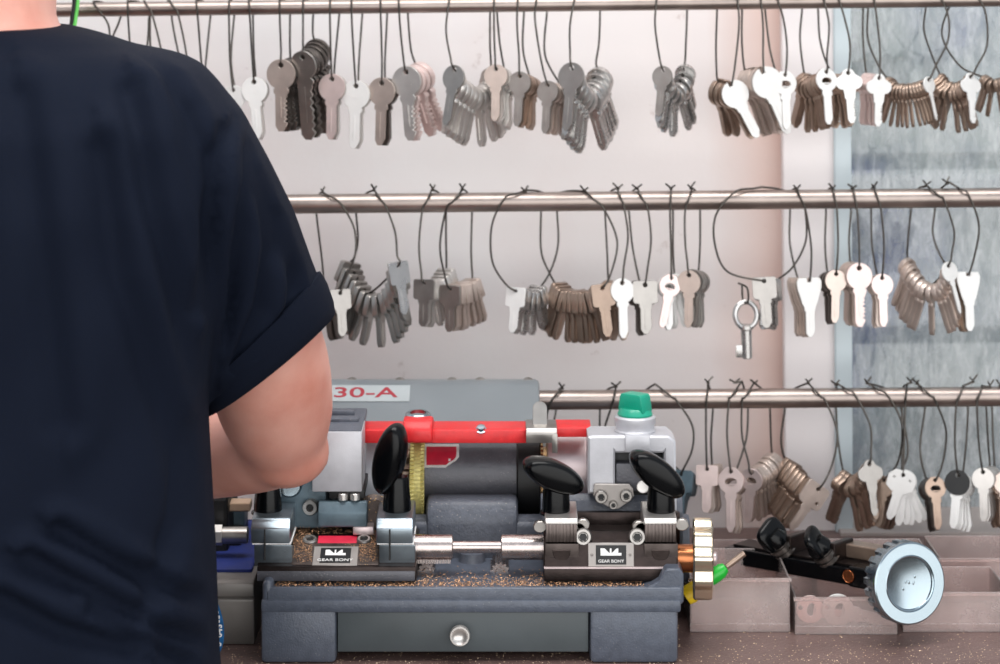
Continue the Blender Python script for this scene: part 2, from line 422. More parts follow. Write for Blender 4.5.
# ------------------------------------------------------------------ keys
def blade(hw, z0, z1, sh=1.4, cut=False):
    """right side going down then left side going up"""
    L = [(hw+sh, z0), (hw+sh, z0-3), (hw, z0-4)]
    if cut:
        n = 6
        for k in range(n):
            za = z0-6-(abs(z1-z0)-12)*k/n
            L += [(hw, za), (hw-1.6-(k%3)*.6, za-(abs(z1-z0)-12)/n*.5)]
    L += [(hw, z1+6), (hw*.3, z1), (-hw*.5, z1), (-hw, z1+4), (-hw, z0-4), (-hw-sh, z0-3), (-hw-sh, z0)]
    return L
def key_loops(kind):
    h = hole(0, 0, 2.2)
    if kind == 'round':  return [blade(4.3,-18,-50)+arc(0,-7,11.5,245,-65,26), h], (-24,-44)
    if kind == 'roundcut': return [blade(4.8,-18,-50,1.2,True)+arc(0,-7,11.5,245,-65,26), h], (-24,-40)
    if kind == 'long':   return [blade(6.6,-18,-66,1.5,True)+arc(0,-6.5,11.5,240,-60,26), h], (-24,-52)
    if kind == 'rect':   return [blade(5.2,-18,-46,1.0)+[(-11,-17),(-12,-15),(-12,2.5),(-10.5,4),(10.5,4),(12,2.5),(12,-15),(11,-17)], h], (-23,-42)
    if kind == 'hex':    return [blade(5.0,-19,-48,1.0)+[(-11.5,-12),(-12,-3),(-7.5,4.2),(7.5,4.2),(12,-3),(11.5,-12)], h], (-24,-43)
    if kind == 'octa':   return [blade(4.6,-18,-46,1.0)+[(-7,-18),(-14,-13),(-14,-2),(-8,4),(8,4),(14,-2),(14,-13),(7,-18)], h, hole(-8,-4,1.3), hole(8,-4,1.3)], (-23,-42)
    if kind == 'wide':   return [blade(4.6,-25,-54,1.2)+[(-8,-21),(-12.5,-6),(-13,0),(-11,4),(-2.3,4.2),(-2.2,0),(2.2,0),(2.3,4.2),(11,4),(13,0),(12.5,-6),(8,-21)]], (-29,-48)
    if kind == 'heart':  return [blade(4.6,-22,-54,1.0)+arc(0,-8.5,13,238,98,18)+[(-1.9,4.0),(-1.8,-.5),(1.8,-.5),(1.9,4.0)]+arc(0,-8.5,13,82,-58,18)], (-27,-48)
    if kind == 'eye':    return [blade(4.2,-18,-50,1.2)+arc(0,-6,11.5,245,120,14)+[(-4.5,5.5),(4.5,5.5)]+arc(0,-6,11.5,60,-65,14), hole(0,2.2,1.9), hole(0,-7,5.4,16,3.6)], (-23,-44)
    if kind == 'small':  return [blade(2.1,-15,-46,.8)+arc(0,-5.5,9.5,255,-75,24), h], (-19,-40)
    if kind == 'square': return [blade(4.4,-20,-46,1.0)+[(-4,-19),(-11,-18),(-13,-15),(-13,2),(-11,4.5),(11,4.5),(13,2),(13,-15),(11,-18),(4,-19)], h, hole(7,-12,1.6)], (-24,-42)
    if kind == 'yale':   return [blade(4.4,-22,-50,1.2,True)+arc(-6.5,-9,7.5,270,150,10)+arc(0,-2,6.5,170,10,12)+arc(6.5,-9,7.5,30,-90,10), h], (-27,-42)
KT = .0019
KMESH = {}
def key_mesh(kind, m):
    if (kind, m) in KMESH: return KMESH[(kind, m)]
    loops, (za, zb) = key_loops(kind)
    mb = MB(); mb.shape([[(x*.001, z*.001) for x, z in L] for L in loops], KT, None, .00022)
    mb.box(-.0014, .0002, -KT/2-.00025, KT/2+.00025, zb*.001, za*.001, .0002)
    mb.box(-.004, .004, -KT/2-.00015, -KT/2+.0002, -.0098, -.0088, 0)
    me = bpy.data.meshes.new('key_blank'); mb.bm.to_mesh(me); mb.bm.free()
    me.materials.append(M[m]); KMESH[(kind, m)] = me
    return me
ORD = ['first','second','third','fourth','fifth','sixth','seventh','eighth','ninth','tenth','eleventh','twelfth','thirteenth','fourteenth','fifteenth','sixteenth']
def pos_phrase(row, i, n):
    """i-th of n rings counted along the rail"""
    j = n-1-i
    st = 'machine' if row == 3 else 'shirt'
    return f"{ORD[i]} ring from the {st}" if i <= j else f"{ORD[j]} ring from the window end"
def S(row, kind, n, size, path, fyaw, tf, tb, mf, mb_, wf, wb, tw, look, lookb):
    return dict(row=row, kind=kind, n=n, size=size, path=path, fyaw=fyaw, tf=tf, tb=tb, mf=mf, mb=mb_, wf=wf, wb=wb, tw=tw, look=look, lookb=lookb)
# frame positions of each bunch: path = hole line (x, y, mm behind the rail), front key first
B = [
# ---- top rail
S(1,'round',1,52,[(110,62,-3),(112,62,1)],0,0,0,'nickel','nickel',[(85,-12),(97,8),(108,24),(110,45)],[(119,22),(112,40)],None,'small pale','pale'),
S(1,'round',1,52,[(131,70,-3),(132,70,1)],0,0,0,'nickel','nickel',[(127,-10),(128,17),(130,48)],[(149,18),(146,50)],None,'plain silver','silver'),
S(1,'round',1,52,[(163,80,-3),(165,80,1)],0,0,0,'nickel','nickel',[(138,-10),(152,14),(161,50)],[(150,20),(152,60)],None,'dull silver','silver'),
S(1,'round',1,52,[(187,82,-3),(188,82,1)],0,0,0,'nickel','nickel',[(163,-10),(178,14),(186,52)],[(172,20),(180,60)],None,'smooth silver','silver'),
S(1,'round',1,52,[(204,90,-3),(204,90,1)],0,0,0,'nickel','nickel',[(195,-10),(198,20),(201,58)],[(210,20),(206,60)],None,'worn silver','silver'),
S(1,'round',1,52,[(233,90,-4),(235,90,1)],8,-8,0,'bright','nickel',[(229,-10),(229,20),(230,60)],[(234,18),(231,60)],None,'half-hidden white','white'),
S(1,'round',3,57,[(254,82,-4),(256,83,2)],6,-5,-9,'bright','nickel',[(248,-10),(250,20),(252,55)],[(253,18),(254,55)],None,'bright round white','silver'),
S(1,'roundcut',5,66,[(281,65,-5),(290,64,10)],-6,-1,-14,'tan','dark',[(279,-10),(280,25),(281,50)],[(290,18),(290,45)],None,'brown grey round','dark serrated'),
S(1,'long',6,84,[(303,57,-6),(310,54,0),(316,45,9)],-4,0,-3,'steel','dark',[(303,-10),(303,25),(303,45)],[(313,18),(313,35)],None,'long toothed grey','long dark'),
S(1,'round',2,60,[(332,79,-4),(334,79,1)],-8,0,0,'pink','nickel',[(330,-10),(330,25),(331,60)],[(339,18),(335,60)],None,'pale rosy round','silver'),
S(1,'round',2,62,[(356,86,-4),(358,86,1)],0,1,0,'bright','nickel',[(351,-10),(352,25),(354,60)],[(362,18),(359,60)],None,'smooth white round','silver'),
S(1,'round',2,62,[(382,83,-4),(385,83,1)],-12,1,-2,'tan','dark',[(380,-10),(381,25),(382,60)],[(387,18),(385,60)],None,'tan round','dark'),
S(1,'roundcut',4,68,[(406,72,-6),(412,72,3),(417,69,9)],-14,-6,-16,'nickel','pink',[(398,-10),(400,25),(403,55)],[(408,16),(411,50)],None,'slanted pale grey','rosy'),
S(1,'round',13,55,[(455,70,-14),(463,84,-10),(477,92,0),(487,84,8),(490,72,12)],12,4,-10,'steel','nickel',[(450,-10),(446,30),(450,55)],[(490,14),(490,45)],None,'grey round','shiny fanned'),
S(1,'round',5,52,[(496,69,-8),(502,73,0),(506,80,7)],14,-2,-12,'tan','nickel',[(494,-10),(494,30),(495,55)],[(497,12),(500,45)],None,'tan round','nickel'),
S(1,'round',5,50,[(520,76,-8),(527,79,0),(531,82,7)],12,0,-8,'steel','brown',[(518,-10),(517,25),(519,55)],[(524,12),(523,50)],None,'grey round','brown'),
S(1,'round',5,48,[(548,85,-10),(556,88,-2),(562,88,6)],14,0,-10,'steel','tan',[(537,-10),(535,20),(541,60)],[(547,12),(545,55)],None,'low-hung grey','copper-toned'),
S(1,'round',11,62,[(572,68,-14),(578,82,-10),(586,92,-2),(593,86,6),(597,72,12)],10,0,-10,'steel','shiny',[(576,-10),(570,25),(570,50)],[(600,12),(599,42),(596,62)],None,'toothed grey','polished curved'),
S(1,'round',9,46,[(663,70,-12),(668,84,-8),(675,90,0),(682,80,6),(684,68,10)],18,2,-8,'steel','shiny',[(657,-10),(655,25),(659,55)],[(687,12),(686,40)],None,'lone grey round','shiny curved'),
S(1,'heart',4,58,[(731,86,-9),(726,86,-2),(718,84,5)],-12,-28,-24,'bright','brown',[(737,-10),(739,25),(735,65)],[(717,10),(716,50)],None,'white heart-shaped','brown tilted'),
S(1,'heart',6,66,[(763,73,-9),(756,73,-2),(746,74,6)],-14,-24,-20,'bright','tan',[(760,-10),(763,25),(763,55)],[(742,10),(742,45)],None,'large white heart-shaped','rosy tilted'),
S(1,'eye',3,52,[(785,77,-6),(778,78,2)],-6,0,0,'bright','tan',[(775,-10),(784,22),(787,50)],[(765,10),(770,50)],None,'slotted white','tan'),
S(1,'eye',11,50,[(826,74,-12),(818,80,-5),(810,82,3),(805,78,10)],-6,2,6,'bright','brown',[(822,-10),(829,25),(827,55)],[(802,10),(800,40)],None,'white open-eyed','brown packed'),
S(1,'yale',6,50,[(848,73,-10),(843,78,-2),(838,78,6)],-10,-2,6,'bright','brown',[(836,-10),(845,20),(850,45)],[(818,8),(820,40),(828,66)],None,'pale notched','brown packed'),
S(1,'yale',5,48,[(879,78,-9),(873,78,-2),(867,77,5)],-6,2,4,'bright','pink',[(873,-10),(877,20),(880,50)],[(863,6),(863,40)],None,'bright notched','rosy'),
S(1,'small',16,44,[(928,80,-10),(920,84,-8),(908,87,-4),(896,86,2),(890,80,8)],-4,-6,6,'bright','brown',[(938,-8),(948,15),(948,40),(936,65)],[(868,8),(868,40),(880,68)],None,'thin white small-headed','brown ranked'),
S(1,'yale',12,46,[(970,77,-10),(962,84,-6),(950,86,0),(942,78,6)],-6,4,6,'bright','brown',[(976,-10),(986,15),(987,45),(977,66)],[(926,6),(924,30),(933,58)],None,'small white notched','brown ranked'),
S(1,'small',8,38,[(1012,72,-8),(1003,80,-3),(993,82,2),(986,78,8)],-10,4,6,'tan','brown',[(1020,-10),(1024,20),(1016,55)],[(950,4),(942,35),(960,66)],None,'edge-most brown','brown ranked'),
# ---- middle rail
S(2,'rect',5,46,[(340,293,-8),(334,296,0),(326,298,8)],10,0,0,'steel','dark',[(322,192),(340,203),(354,228),(355,255),(345,280)],[(316,210),(322,260)],(323,191),'sleeve-side square-headed','dark'),
S(2,'rect',14,52,[(398,266,-10),(394,284,-8),(382,298,-4),(366,294,2),(354,276,8),(350,266,12)],12,-2,12,'shiny','steel',[(374,190),(386,207),(395,232),(397,255)],[(356,212),(358,240),(354,258)],(374,189),'shiny six-sided','stacked curved'),
S(2,'rect',8,46,[(424,283,-10),(432,284,-3),(440,280,4),(446,272,10)],16,-2,-6,'steel','nickel',[(432,189),(422,212),(419,245),(421,270)],[(446,212),(446,240)],(433,189),'flat grey square-headed','bright edged'),
S(2,'rect',8,46,[(450,289,-10),(458,288,-3),(466,286,4),(472,282,10)],8,0,-6,'steel','tan',[(463,189),(446,210),(440,245),(444,272)],[(472,212),(471,250)],(462,188),'grey square-headed','tan stacked'),
S(2,'rect',7,44,[(516,291,-10),(524,294,-4),(532,294,2),(538,290,8)],10,0,-2,'bright','shiny',[(527,190),(505,198),(492,225),(492,260),(504,282)],[(557,212),(558,245),(550,272)],(525,190),'short white square-headed','polished'),
S(2,'rect',14,52,[(602,288,-10),(592,294,-6),(580,295,0),(568,294,6),(559,287,12)],-40,-3,6,'brown','brown',[(585,191),(604,209),(617,240),(612,270)],[(541,212),(541,250),(549,272)],(584,190),'brown square-headed','brown ranked'),
S(2,'round',6,54,[(622,283,-9),(616,286,-2),(609,284,5)],-6,2,4,'bright','brown',[(617,188),(624,207),(628,236),(624,265)],[(605,212),(607,250)],(618,187),'cream round','brown'),
S(2,'rect',4,52,[(645,285,-8),(641,287,0)],-16,0,8,'steel','dark',[(637,188),(648,210),(651,240),(648,265)],[(629,212),(633,250)],(637,187),'plain square-headed','dark'),
S(2,'eye',4,48,[(671,280,-8),(668,281,-2),(674,280,4)],0,14,-20,'pink','bright',[(671,188),(670,215),(671,250)],[(673,212),(673,250)],(671,187),'rosy splayed','white splayed'),
S(2,'round',4,52,[(689,275,-8),(694,274,-1),(698,275,6)],6,0,-6,'tan','steel',[(692,188),(685,212),(685,240),(687,260)],[(700,210),(700,245)],(691,187),'tan round','grey'),
S(2,'rect',6,50,[(764,281,0),(767,283,4),(771,283,8)],44,-4,-8,'steel','shiny',[(762,187),(735,192),(716,215),(715,245),(728,272)],[(805,208),(806,240),(792,268)],None,'polished square-headed','polished'),
S(2,'wide',4,54,[(809,282,-9),(804,282,-2),(799,282,5)],-4,0,3,'bright','tan',[(797,189),(806,212),(811,245),(811,268)],[(790,210),(790,245)],(797,188),'white wedge-headed','tan'),
S(2,'round',3,48,[(836,274,-8),(832,275,-1),(828,276,5)],-6,4,8,'tan','dark',[(833,188),(837,212),(838,245)],[(826,210),(825,245)],(833,188),'pale round','dark'),
S(2,'roundcut',4,58,[(859,268,-8),(855,268,-1),(851,267,5)],-6,0,4,'pink','tan',[(853,187),(857,210),(859,240)],[(851,210),(849,240)],(853,187),'rosy toothed','tan'),
S(2,'round',3,48,[(882,278,-6),(880,279,-1),(878,279,4)],-6,0,4,'pink','tan',[(874,186),(881,210),(884,245)],[(871,208),(872,245)],(874,186),'neat pale round','tan'),
S(2,'small',14,52,[(948,266,-12),(940,284,-8),(928,286,-2),(916,276,5),(909,262,12)],-8,-10,10,'bright','tan',[(927,186),(944,200),(954,230),(952,252)],[(911,208),(908,240)],(926,184),'bright white tilted','tan fanned'),
S(2,'wide',3,54,[(968,276,-8),(960,278,0)],-4,3,12,'bright','brown',[(949,182),(968,194),(979,225),(974,258)],[(935,208),(933,235),(944,262)],(947,182),'gleaming wedge-headed','brown'),
# ---- bottom rail
S(3,'round',1,50,[(548,440,-3),(550,440,1)],0,0,0,'nickel','nickel',[(562,388),(552,400),(547,415)],[(556,410),(552,430)],(562,387),'hidden silver','silver'),
S(3,'round',1,50,[(602,450,-3),(604,450,1)],0,0,0,'nickel','nickel',[(616,386),(613,402),(604,430)],[(600,408),(600,430)],(616,385),'shaded silver','silver'),
S(3,'rect',4,50,[(681,474,-6),(684,476,2),(687,478,8)],-20,0,6,'bluegrey','bluegrey',[(655,384),(676,400),(692,425),(692,450)],[(640,410),(650,440)],None,'blue-grey','blue-grey'),
S(3,'rect',4,46,[(707,469,-8),(709,469,-1),(712,469,5)],4,0,-14,'pink','tan',[(708,383),(706,408),(706,440)],[(713,408),(711,440)],(708,381),'rosy square-headed','rosy'),
S(3,'eye',4,56,[(731,474,-8),(734,476,0)],-6,-2,-10,'pink','tan',[(742,381),(729,400),(727,435)],[(748,408),(746,440)],(735,381),'rosy broad','rosy'),
S(3,'eye',10,50,[(752,474,-12),(760,470,-4),(768,462,4),(772,458,10)],4,6,-8,'pink','tan',[(754,383),(742,402),(742,435),(748,460)],[(770,408),(771,440)],(755,382),'pale splayed','tan packed'),
S(3,'square',9,52,[(818,489,-14),(811,486,-7),(803,478,0),(796,470,6),(792,466,10)],-14,36,30,'tan','brown',[(808,383),(826,402),(837,432),(832,465)],[(785,408),(781,440),(786,462)],(808,381),'tilted square-headed','brown tilted'),
S(3,'yale',8,50,[(869,464,-12),(862,474,-6),(852,480,0),(844,474,6)],-6,-2,6,'steel','brown',[(838,384),(855,395),(870,425),(871,452)],[(836,408),(838,440)],(836,383),'grey toothed','brown packed'),
S(3,'round',6,46,[(884,480,-6),(888,482,0),(893,482,6)],-10,4,-4,'brown','brown',[(867,383),(888,396),(902,425),(898,462)],[(901,408),(908,450),(900,472)],(867,382),'brown round','brown'),
S(3,'octa',6,50,[(903,475,-14),(904,475,-9),(902,475,-2)],0,17,-30,'bright','bright',[(907,384),(905,410),(904,450)],[(902,408),(902,450)],(911,381),'cream eight-sided','cream splayed'),
S(3,'eye',5,46,[(935,482,-8),(932,483,0),(928,484,6)],-6,-2,4,'brown','dark',[(917,383),(935,400),(946,430),(943,462)],[(925,408),(920,450)],(917,382),'brown slotted','dark'),
S(3,'round',5,52,[(958,475,-8),(960,477,-1),(962,479,5)],0,4,-10,'bright','bright',[(963,386),(956,408),(955,445)],[(968,408),(966,445)],(973,380),'black-headed','white'),
S(3,'round',5,48,[(983,472,-8),(986,472,-1),(990,470,5)],4,-2,-12,'nickel','nickel',[(982,386),(977,405),(979,445)],[(986,406),(988,440)],(990,385),'pale grey round','pale'),
S(3,'round',4,48,[(1004,476,-6),(1000,478,0),(996,478,6)],-10,2,6,'tan','brown',[(1012,386),(1010,410),(1007,445)],[(992,408),(993,440)],(1000,384),'edge-most tan','brown'),
]
def key_obj(kind, m, scale, pos, yaw, tilt, label, group, pitch=0, thick=1):
    o = bpy.data.objects.new('hanging_key_blank', key_mesh(kind, m)); COL.objects.link(o)
    o.matrix_world = Matrix.Translation(pos) @ Matrix.Rotation(yaw, 4, 'Z') @ Matrix.Rotation(pitch, 4, 'X') @ Matrix.Rotation(tilt, 4, 'Y') @ Matrix.Diagonal((scale, scale*thick, scale, 1))
    tag(o, label, 'key blank', group); return o
cnts = {r: sum(1 for s in B if s['row'] == r) for r in (1,2,3)}
idx = {1:0, 2:0, 3:0}
WR = .00085
NK = 0
for s in B:
    row = s['row']; i = idx[row]; idx[row] += 1
    # rings whose keys are behind the shoulder do not count as visible
    if row == 1: ph = pos_phrase(row, i-5, cnts[1]-5) if i >= 5 else None
    else: ph = pos_phrase(row, i, cnts[row])
    where = f"{ph}, {ROWN[row]} rail" if ph else f"ring {['nearest','second nearest','third nearest','fourth nearest','fifth nearest'][i]} the neck, top rail"
    pts = [P(x, y, DR+dd*.001) for x, y, dd in s['path']]
    cv = catmull(pts, 12)
    Ls = [0]
    for a, c in zip(cv, cv[1:]): Ls.append(Ls[-1]+(c-a).length)
    sc0 = 0
    sc = s['size']/((50 if s['kind'] not in ('long','wide','heart') else {'long':66,'wide':54,'heart':54}[s['kind']])*1.243)
    n = s['n']
    bowr = {'small':9.5,'square':13,'wide':13,'heart':13,'rect':12.5}.get(s['kind'], 11.7)*.001*sc; reach = []; front = None
    for k in range(n):
        u = 0 if n == 1 else k/(n-1)
        L = u*Ls[-1]; j = 0
        while j < len(Ls)-2 and Ls[j+1] < L: j += 1
        f = (L-Ls[j])/max(1e-9, Ls[j+1]-Ls[j]); pos = cv[j].lerp(cv[j+1], f)
        t = (cv[j+1]-cv[j]).normalized(); hx, hy = t.x, max(t.y, .15*abs(t.x), .02)
        hl = math.hypot(hx, hy); el = max(-.30, min(.30, math.atan2(t.z, hl)))
        if s['kind'] in ('octa',): hx, hy, hl, el = 0, 1, 1, 0
        y0 = math.radians(s['fyaw']); w = min(1, .62+.19*k)
        yt = max(-1.2, min(1.2, math.atan2(-hx, hy)))
        yaw = y0*(1-w)+yt*w + (random.uniform(-.04,.04) if k else 0)
        pitch = el*w
        tilt = math.radians(s['tf']+(s['tb']-s['tf'])*u+(random.uniform(-2,2) if k else 0))
        pos = pos+Vector((0,0,random.uniform(-.0006,.0006) if k else 0))
        gap = Ls[-1]/max(1, n-1)
        thick = max(1.0, min(2.7, gap*.97/(KT*sc))) if k else 1.0
        if k == 0: lab = f"{s['look']} key blank in front, {where}"; g = 'front key blanks on the wire rings'
        else: lab = f"{s['lookb']} key blank packed behind, {where}"; g = f"key blanks behind the front one on the {where}"
        if k and abs(pos.x-pts[0].x) < bowr*2: reach.append(pos.y-bowr*abs(math.sin(yaw))*.95-KT*sc)
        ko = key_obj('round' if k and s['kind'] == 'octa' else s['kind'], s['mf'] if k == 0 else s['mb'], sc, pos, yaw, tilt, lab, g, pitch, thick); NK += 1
        if k == 0: front = ko
        if k == 0 and s['look'] == 'black-headed':
            mb = MB(); mb.shape([[(x*.001,z*.001) for x,z in hole(0,-7,12,28)], [(x*.001,z*.001) for x,z in hole(0,0,2.2)]], .0006, Matrix.Translation((0,-.0014,0)), .0002)
            hc_ = mb.build('head_cover', 'blackr', None, (0,0,0)); hc_.parent = ko; hc_['label'] = 'black key head'
    if reach and s['kind'] != 'octa' and pts[0].y > min(reach)-.0008:
        d_ = max(min(reach)-.0008, DR-.026); pts[0] = P(s['path'][0][0], s['path'][0][1], d_); front.location = pts[0]
        s['path'][0] = (s['path'][0][0], s['path'][0][1], (d_-DR)*1000)
    # wire
    R = RR[row]+.0014
    wp = []
    f0 = s['path'][0]; yl = f0[1]
    for (x, y) in s['wf']:
        ry = rail_y(row, x)
        if y < ry-8.5: dd = -.001
        elif y < ry+13: dd = -R
        else: q = (y-ry-13)/max(1, yl-ry-13); dd = -R*(1-q)+f0[2]*.001*q
        wp.append(P(x, y, DR+dd))
    if s['wf'][0][1] >= rail_y(row, s['wf'][0][0])-8.5:
        wp.insert(0, P(s['wf'][0][0], rail_y(row, s['wf'][0][0]), DR)+Vector((0,0,R)))
    (x0_, y0_), (x1_, y1_) = s['wf'][0], s['wf'][1]; ry = rail_y(row, x0_); rp = RR[row]*F/DR
    if y0_ < ry-8.5:                       # over the top and down the front of the rail
        ins = []
        for yy, dq in ((ry-rp*1.15, -.15), (ry-rp*.85, -.72), (ry-rp*.1, -1.04)):
            if yy < y1_-1: ins.append(P(x0_+(x1_-x0_)*max(0,(yy-y0_))/max(1,y1_-y0_), yy, DR+R*dq))
        wp[1:1] = ins
        if y0_ < ry-rp*2: wp[0] = ins[0]; del wp[1]
    xb = s['wb'][0][0]; xt = s['wf'][0][0]; ryb = rail_y(row, xb)
    bk = []
    l0 = s['path'][-1]
    bk.append(P(l0[0], l0[1], DR+l0[2]*.001))
    for (x, y) in reversed(s['wb']):
        q = max(0, (y-ryb-10)/max(1, l0[1]-ryb-10)); bk.append(P(x, y, DR+R*(1-q)+l0[2]*.001*q))
    bk.append(P(xb, ryb, DR)+Vector((0, R, 0)))
    tp = P(xt+(xb-xt)*.45, rail_y(row, xt+(xb-xt)*.45), DR)+Vector((0, R*.62, R*.80))
    bk.append(tp); bk.append(wp[0])
    full = wp+pts[0:1]+[pts[-1].lerp(pts[0], .5) if len(pts) < 3 else pts[len(pts)//2]]+bk
    mb = MB(); mb.tube(catmull(full, 7), WR, 7)
    if s['tw']:
        x, y = s['tw']
        a = P(x, y+2, DR-.001)
        mb.tube([wp[0], a+Vector((.001,0,0)), P(x-random.uniform(2,5.5), y-random.uniform(1,5), DR-.004)], WR*.9, 6); mb.tube([wp[0], a-Vector((.001,0,0)), P(x+random.uniform(1.5,5), y-random.uniform(1.5,5.5), DR+.002)], WR*.9, 6)
    o = mb.build('hanging_wire_ring', 'wire')
    tag(o, f"bent wire ring holding {s['lookb']} keys, {where}", 'wire ring', 'wire rings of key blanks')
# the tubular gate key tied to the wide ring
b = MB()
c = P(746, 300, DR-.006)
b.tube([c+Vector((math.sin(a)*.0088, math.cos(a)*.003, math.cos(a)*.010-.012)) for a in [2*PI*k/20 for k in range(21)]], .0022, 8)
b.cyl(c+Vector((0,0,-.021)), c+Vector((.001,0,-.047)), .0044, .0040, 16, .0008)
b.lathe(c+Vector((0,0,-.020)), (0,0,-1), [(0,0),(.0058,0),(.0058,.003),(.0046,.004),(0,.004)], 16)
b.box(c.x-.008, c.x-.002, c.y-.0012, c.y+.0012, c.z-.046, c.z-.036, .0003)
o = b.build('hanging_gate_key', 'shiny'); tag(o, 'round-stemmed gate key with a looped bow on the widest ring', 'key')
b = MB(); b.tube(catmull([P(738,283,DR-.007), P(747,288,DR-.010), P(748,302,DR-.009), P(743,300,DR-.003), P(742,284,DR-.004)], 6), .0008, 6)
o = b.build('hanging_tie_wire', 'wire'); tag(o, 'short loop of wire tying the gate key to the widest ring', 'wire')
print('KEYS', NK)

# ------------------------------------------------------------------ key machine
mach = empty('key_cutting_machine', P(470,664,1.75)*1.0, 'grey key cutting machine with red guard bar and black lever knobs on the counter', 'key machine')
mach.location.z = CT; ORG[mach.name] = Vector(mach.location)
D0 = 1.65
def pt(b, name, m, parent=mach, smooth=40, label=None): return part(b, name, m, parent, smooth, label)
# base: two feet and a bridge with a chip trough
b = MB()
zt, zp = Z(588,D0), Z(607,D0)
xl, xr = X(262,D0), X(683,D0)
b.box(xl-.0008, X(336,D0), D0, 1.90, CT, zp, .003); b.box(X(590,D0), X(678,D0), D0, 1.90, CT, zp, .003)
b.box(xl-.0008, X(681,D0), D0-.0006, 1.90, Z(613,D0), Z(600,D0), .002)
b.box(xl+.001, X(683,D0), D0+.001, D0+.0065, Z(606,D0), zt, .0025, None, 3)              # front lip
b.box(xl+.001, X(683,D0), D0+.005, 1.90, Z(606,D0), Z(591.5,D0), .0005)                  # trough floor
b.box(X(262,D0), X(272,D0), D0+.001, 1.90, Z(606,D0), Z(582,D0), .003, None, 3)        # left wall
# right wall rising in a curve
L = [(X(640,D0), zt-.002), (X(652,D0), zt+.0005), (X(660,D0), zt+.004), (X(664,D0), zt+.010), (X(668,D0), zt+.012), (X(680,D0), zt+.012), (X(684,D0), zt+.008), (X(684,D0), Z(604,D0)), (X(640,D0), Z(604,D0))]
b.shape([L], .16, Matrix.Translation((0, D0+.084, 0)), .001)
pt(b, 'base', 'basep')
b = MB(); b.box(X(337.5,D0+.004), X(588.5,D0+.004), D0+.004, 1.84, Z(652,D0+.004), Z(611.5,D0+.004), .0008)
dr = pt(b, 'drawer', 'drawer')
b = MB(); kp = P(460,632,D0+.004)
b.lathe(kp, (0,-1,0), [(0,0),(.0042,0),(.0042,.004),(.0068,.006),(.0072,.009),(.0066,.0105),(.0055,.0105),(.0035,.0085),(0,.008)], 32)
pt(b, 'drawer_knob', 'nickel', dr, label='round nickel pull knob')
# main body casting behind the spindle
b = MB()
b.pprism([(1.735,582),(1.735,520),(1.742,500),(1.76,494),(1.85,494),(1.85,582)], 426, 518, 1.735, .004)
b.pprism([(1.737,582),(1.737,524),(1.742,519),(1.85,512),(1.85,582)], 400, 548, 1.737, .003)
b.pprism([(1.742,582),(1.742,520),(1.75,514),(1.85,514),(1.85,582)], 300, 690, 1.742, .002)
b.lathe(P(472,577,1.728), (0,0,1), [(.016,-.003),(.014,.002),(.010,.010),(.009,.018),(0,.020)], 20)
pt(b, 'main_body', 'hammer')
# big smooth casing
b = MB()
b.pprism([(1.78,520),(1.78,462),(1.788,452),(1.868,384),(1.878,380),(1.92,379),(1.92,520)], 273, 541, 1.80, .003)
pt(b, 'casing', 'casing')
# model plate on the casing slope
def on_slope(px, py):
    """point on the casing slope seen at this place of the frame"""
    a, c = Vector((0,1.788,Z(452,1.788))), Vector((0,1.868,Z(384,1.868)))
    k = (py-HY)/F      # z = ZC - k*d on the sight line
    t = (ZC-k*a.y-a.z)/((c.z-a.z)+k*(c.y-a.y))
    p = a.lerp(c, t); p.x = X(px, p.y); return p
sl = Vector((0, 1.868-1.788, Z(384,1.868)-Z(452,1.788))).normalized()
Ms = Matrix(((1,0,0,0),(0,-sl.z,sl.y,0),(0,sl.y,sl.z,0),(0,0,0,1)))   # maps local x->x, z->slope, -y-> outward
Ms = Matrix(((1,0,0,0),(0,sl.z,sl.y,0),(0,-sl.y,sl.z,0),(0,0,0,1)))
def slope_m(px, py): return Matrix.Translation(on_slope(px, py)) @ Ms
w0, w1 = on_slope(282,394), on_slope(410,394); hh = (on_slope(330,386)-on_slope(330,402)).length/2
b = MB(); wd = (w1.x-w0.x)/2
b.shape([[(-wd,-hh),(wd,-hh),(wd,hh),(-wd,hh)]], .0012, slope_m(346,394) @ Matrix.Translation((0,-.0004,0)), .0003)
pl = pt(b, 'model_plate', 'plateg', mach, None, 'pale grey plate with red model number')
b = MB(); b.text('30-A', .0185, slope_m(365,394) @ Matrix.Translation((0,-.0011,0)), .0001, 1.36, .0002)
pt(b, 'lettering', 'redink', pl, None)
b = MB()
for px in (352, 400, 452, 480, 528):
    b.lathe(P(px,380,1.885), (0,-.3,1), [(0,0),(.0036,0),(.0036,.0006),(.0026,.0012),(0,.0014)], 12)
pt(b, 'casing_screws', 'steel')
# motor cylinder
ax, az = 1.79, Z(472,1.79)
def xc(px, d=1.768): return X(px, d)
b = MB(); b.cyl((xc(420),ax,az), (xc(519),ax,az), .0265, seg=56, bev=.001); mo = pt(b, 'motor_drum', 'motor')
b = MB(); b.cyl((xc(516.5),ax,az-.002), (xc(541),ax,az-.002), .0300, seg=56, bev=.0012); pt(b, 'drum_end', 'blackr')
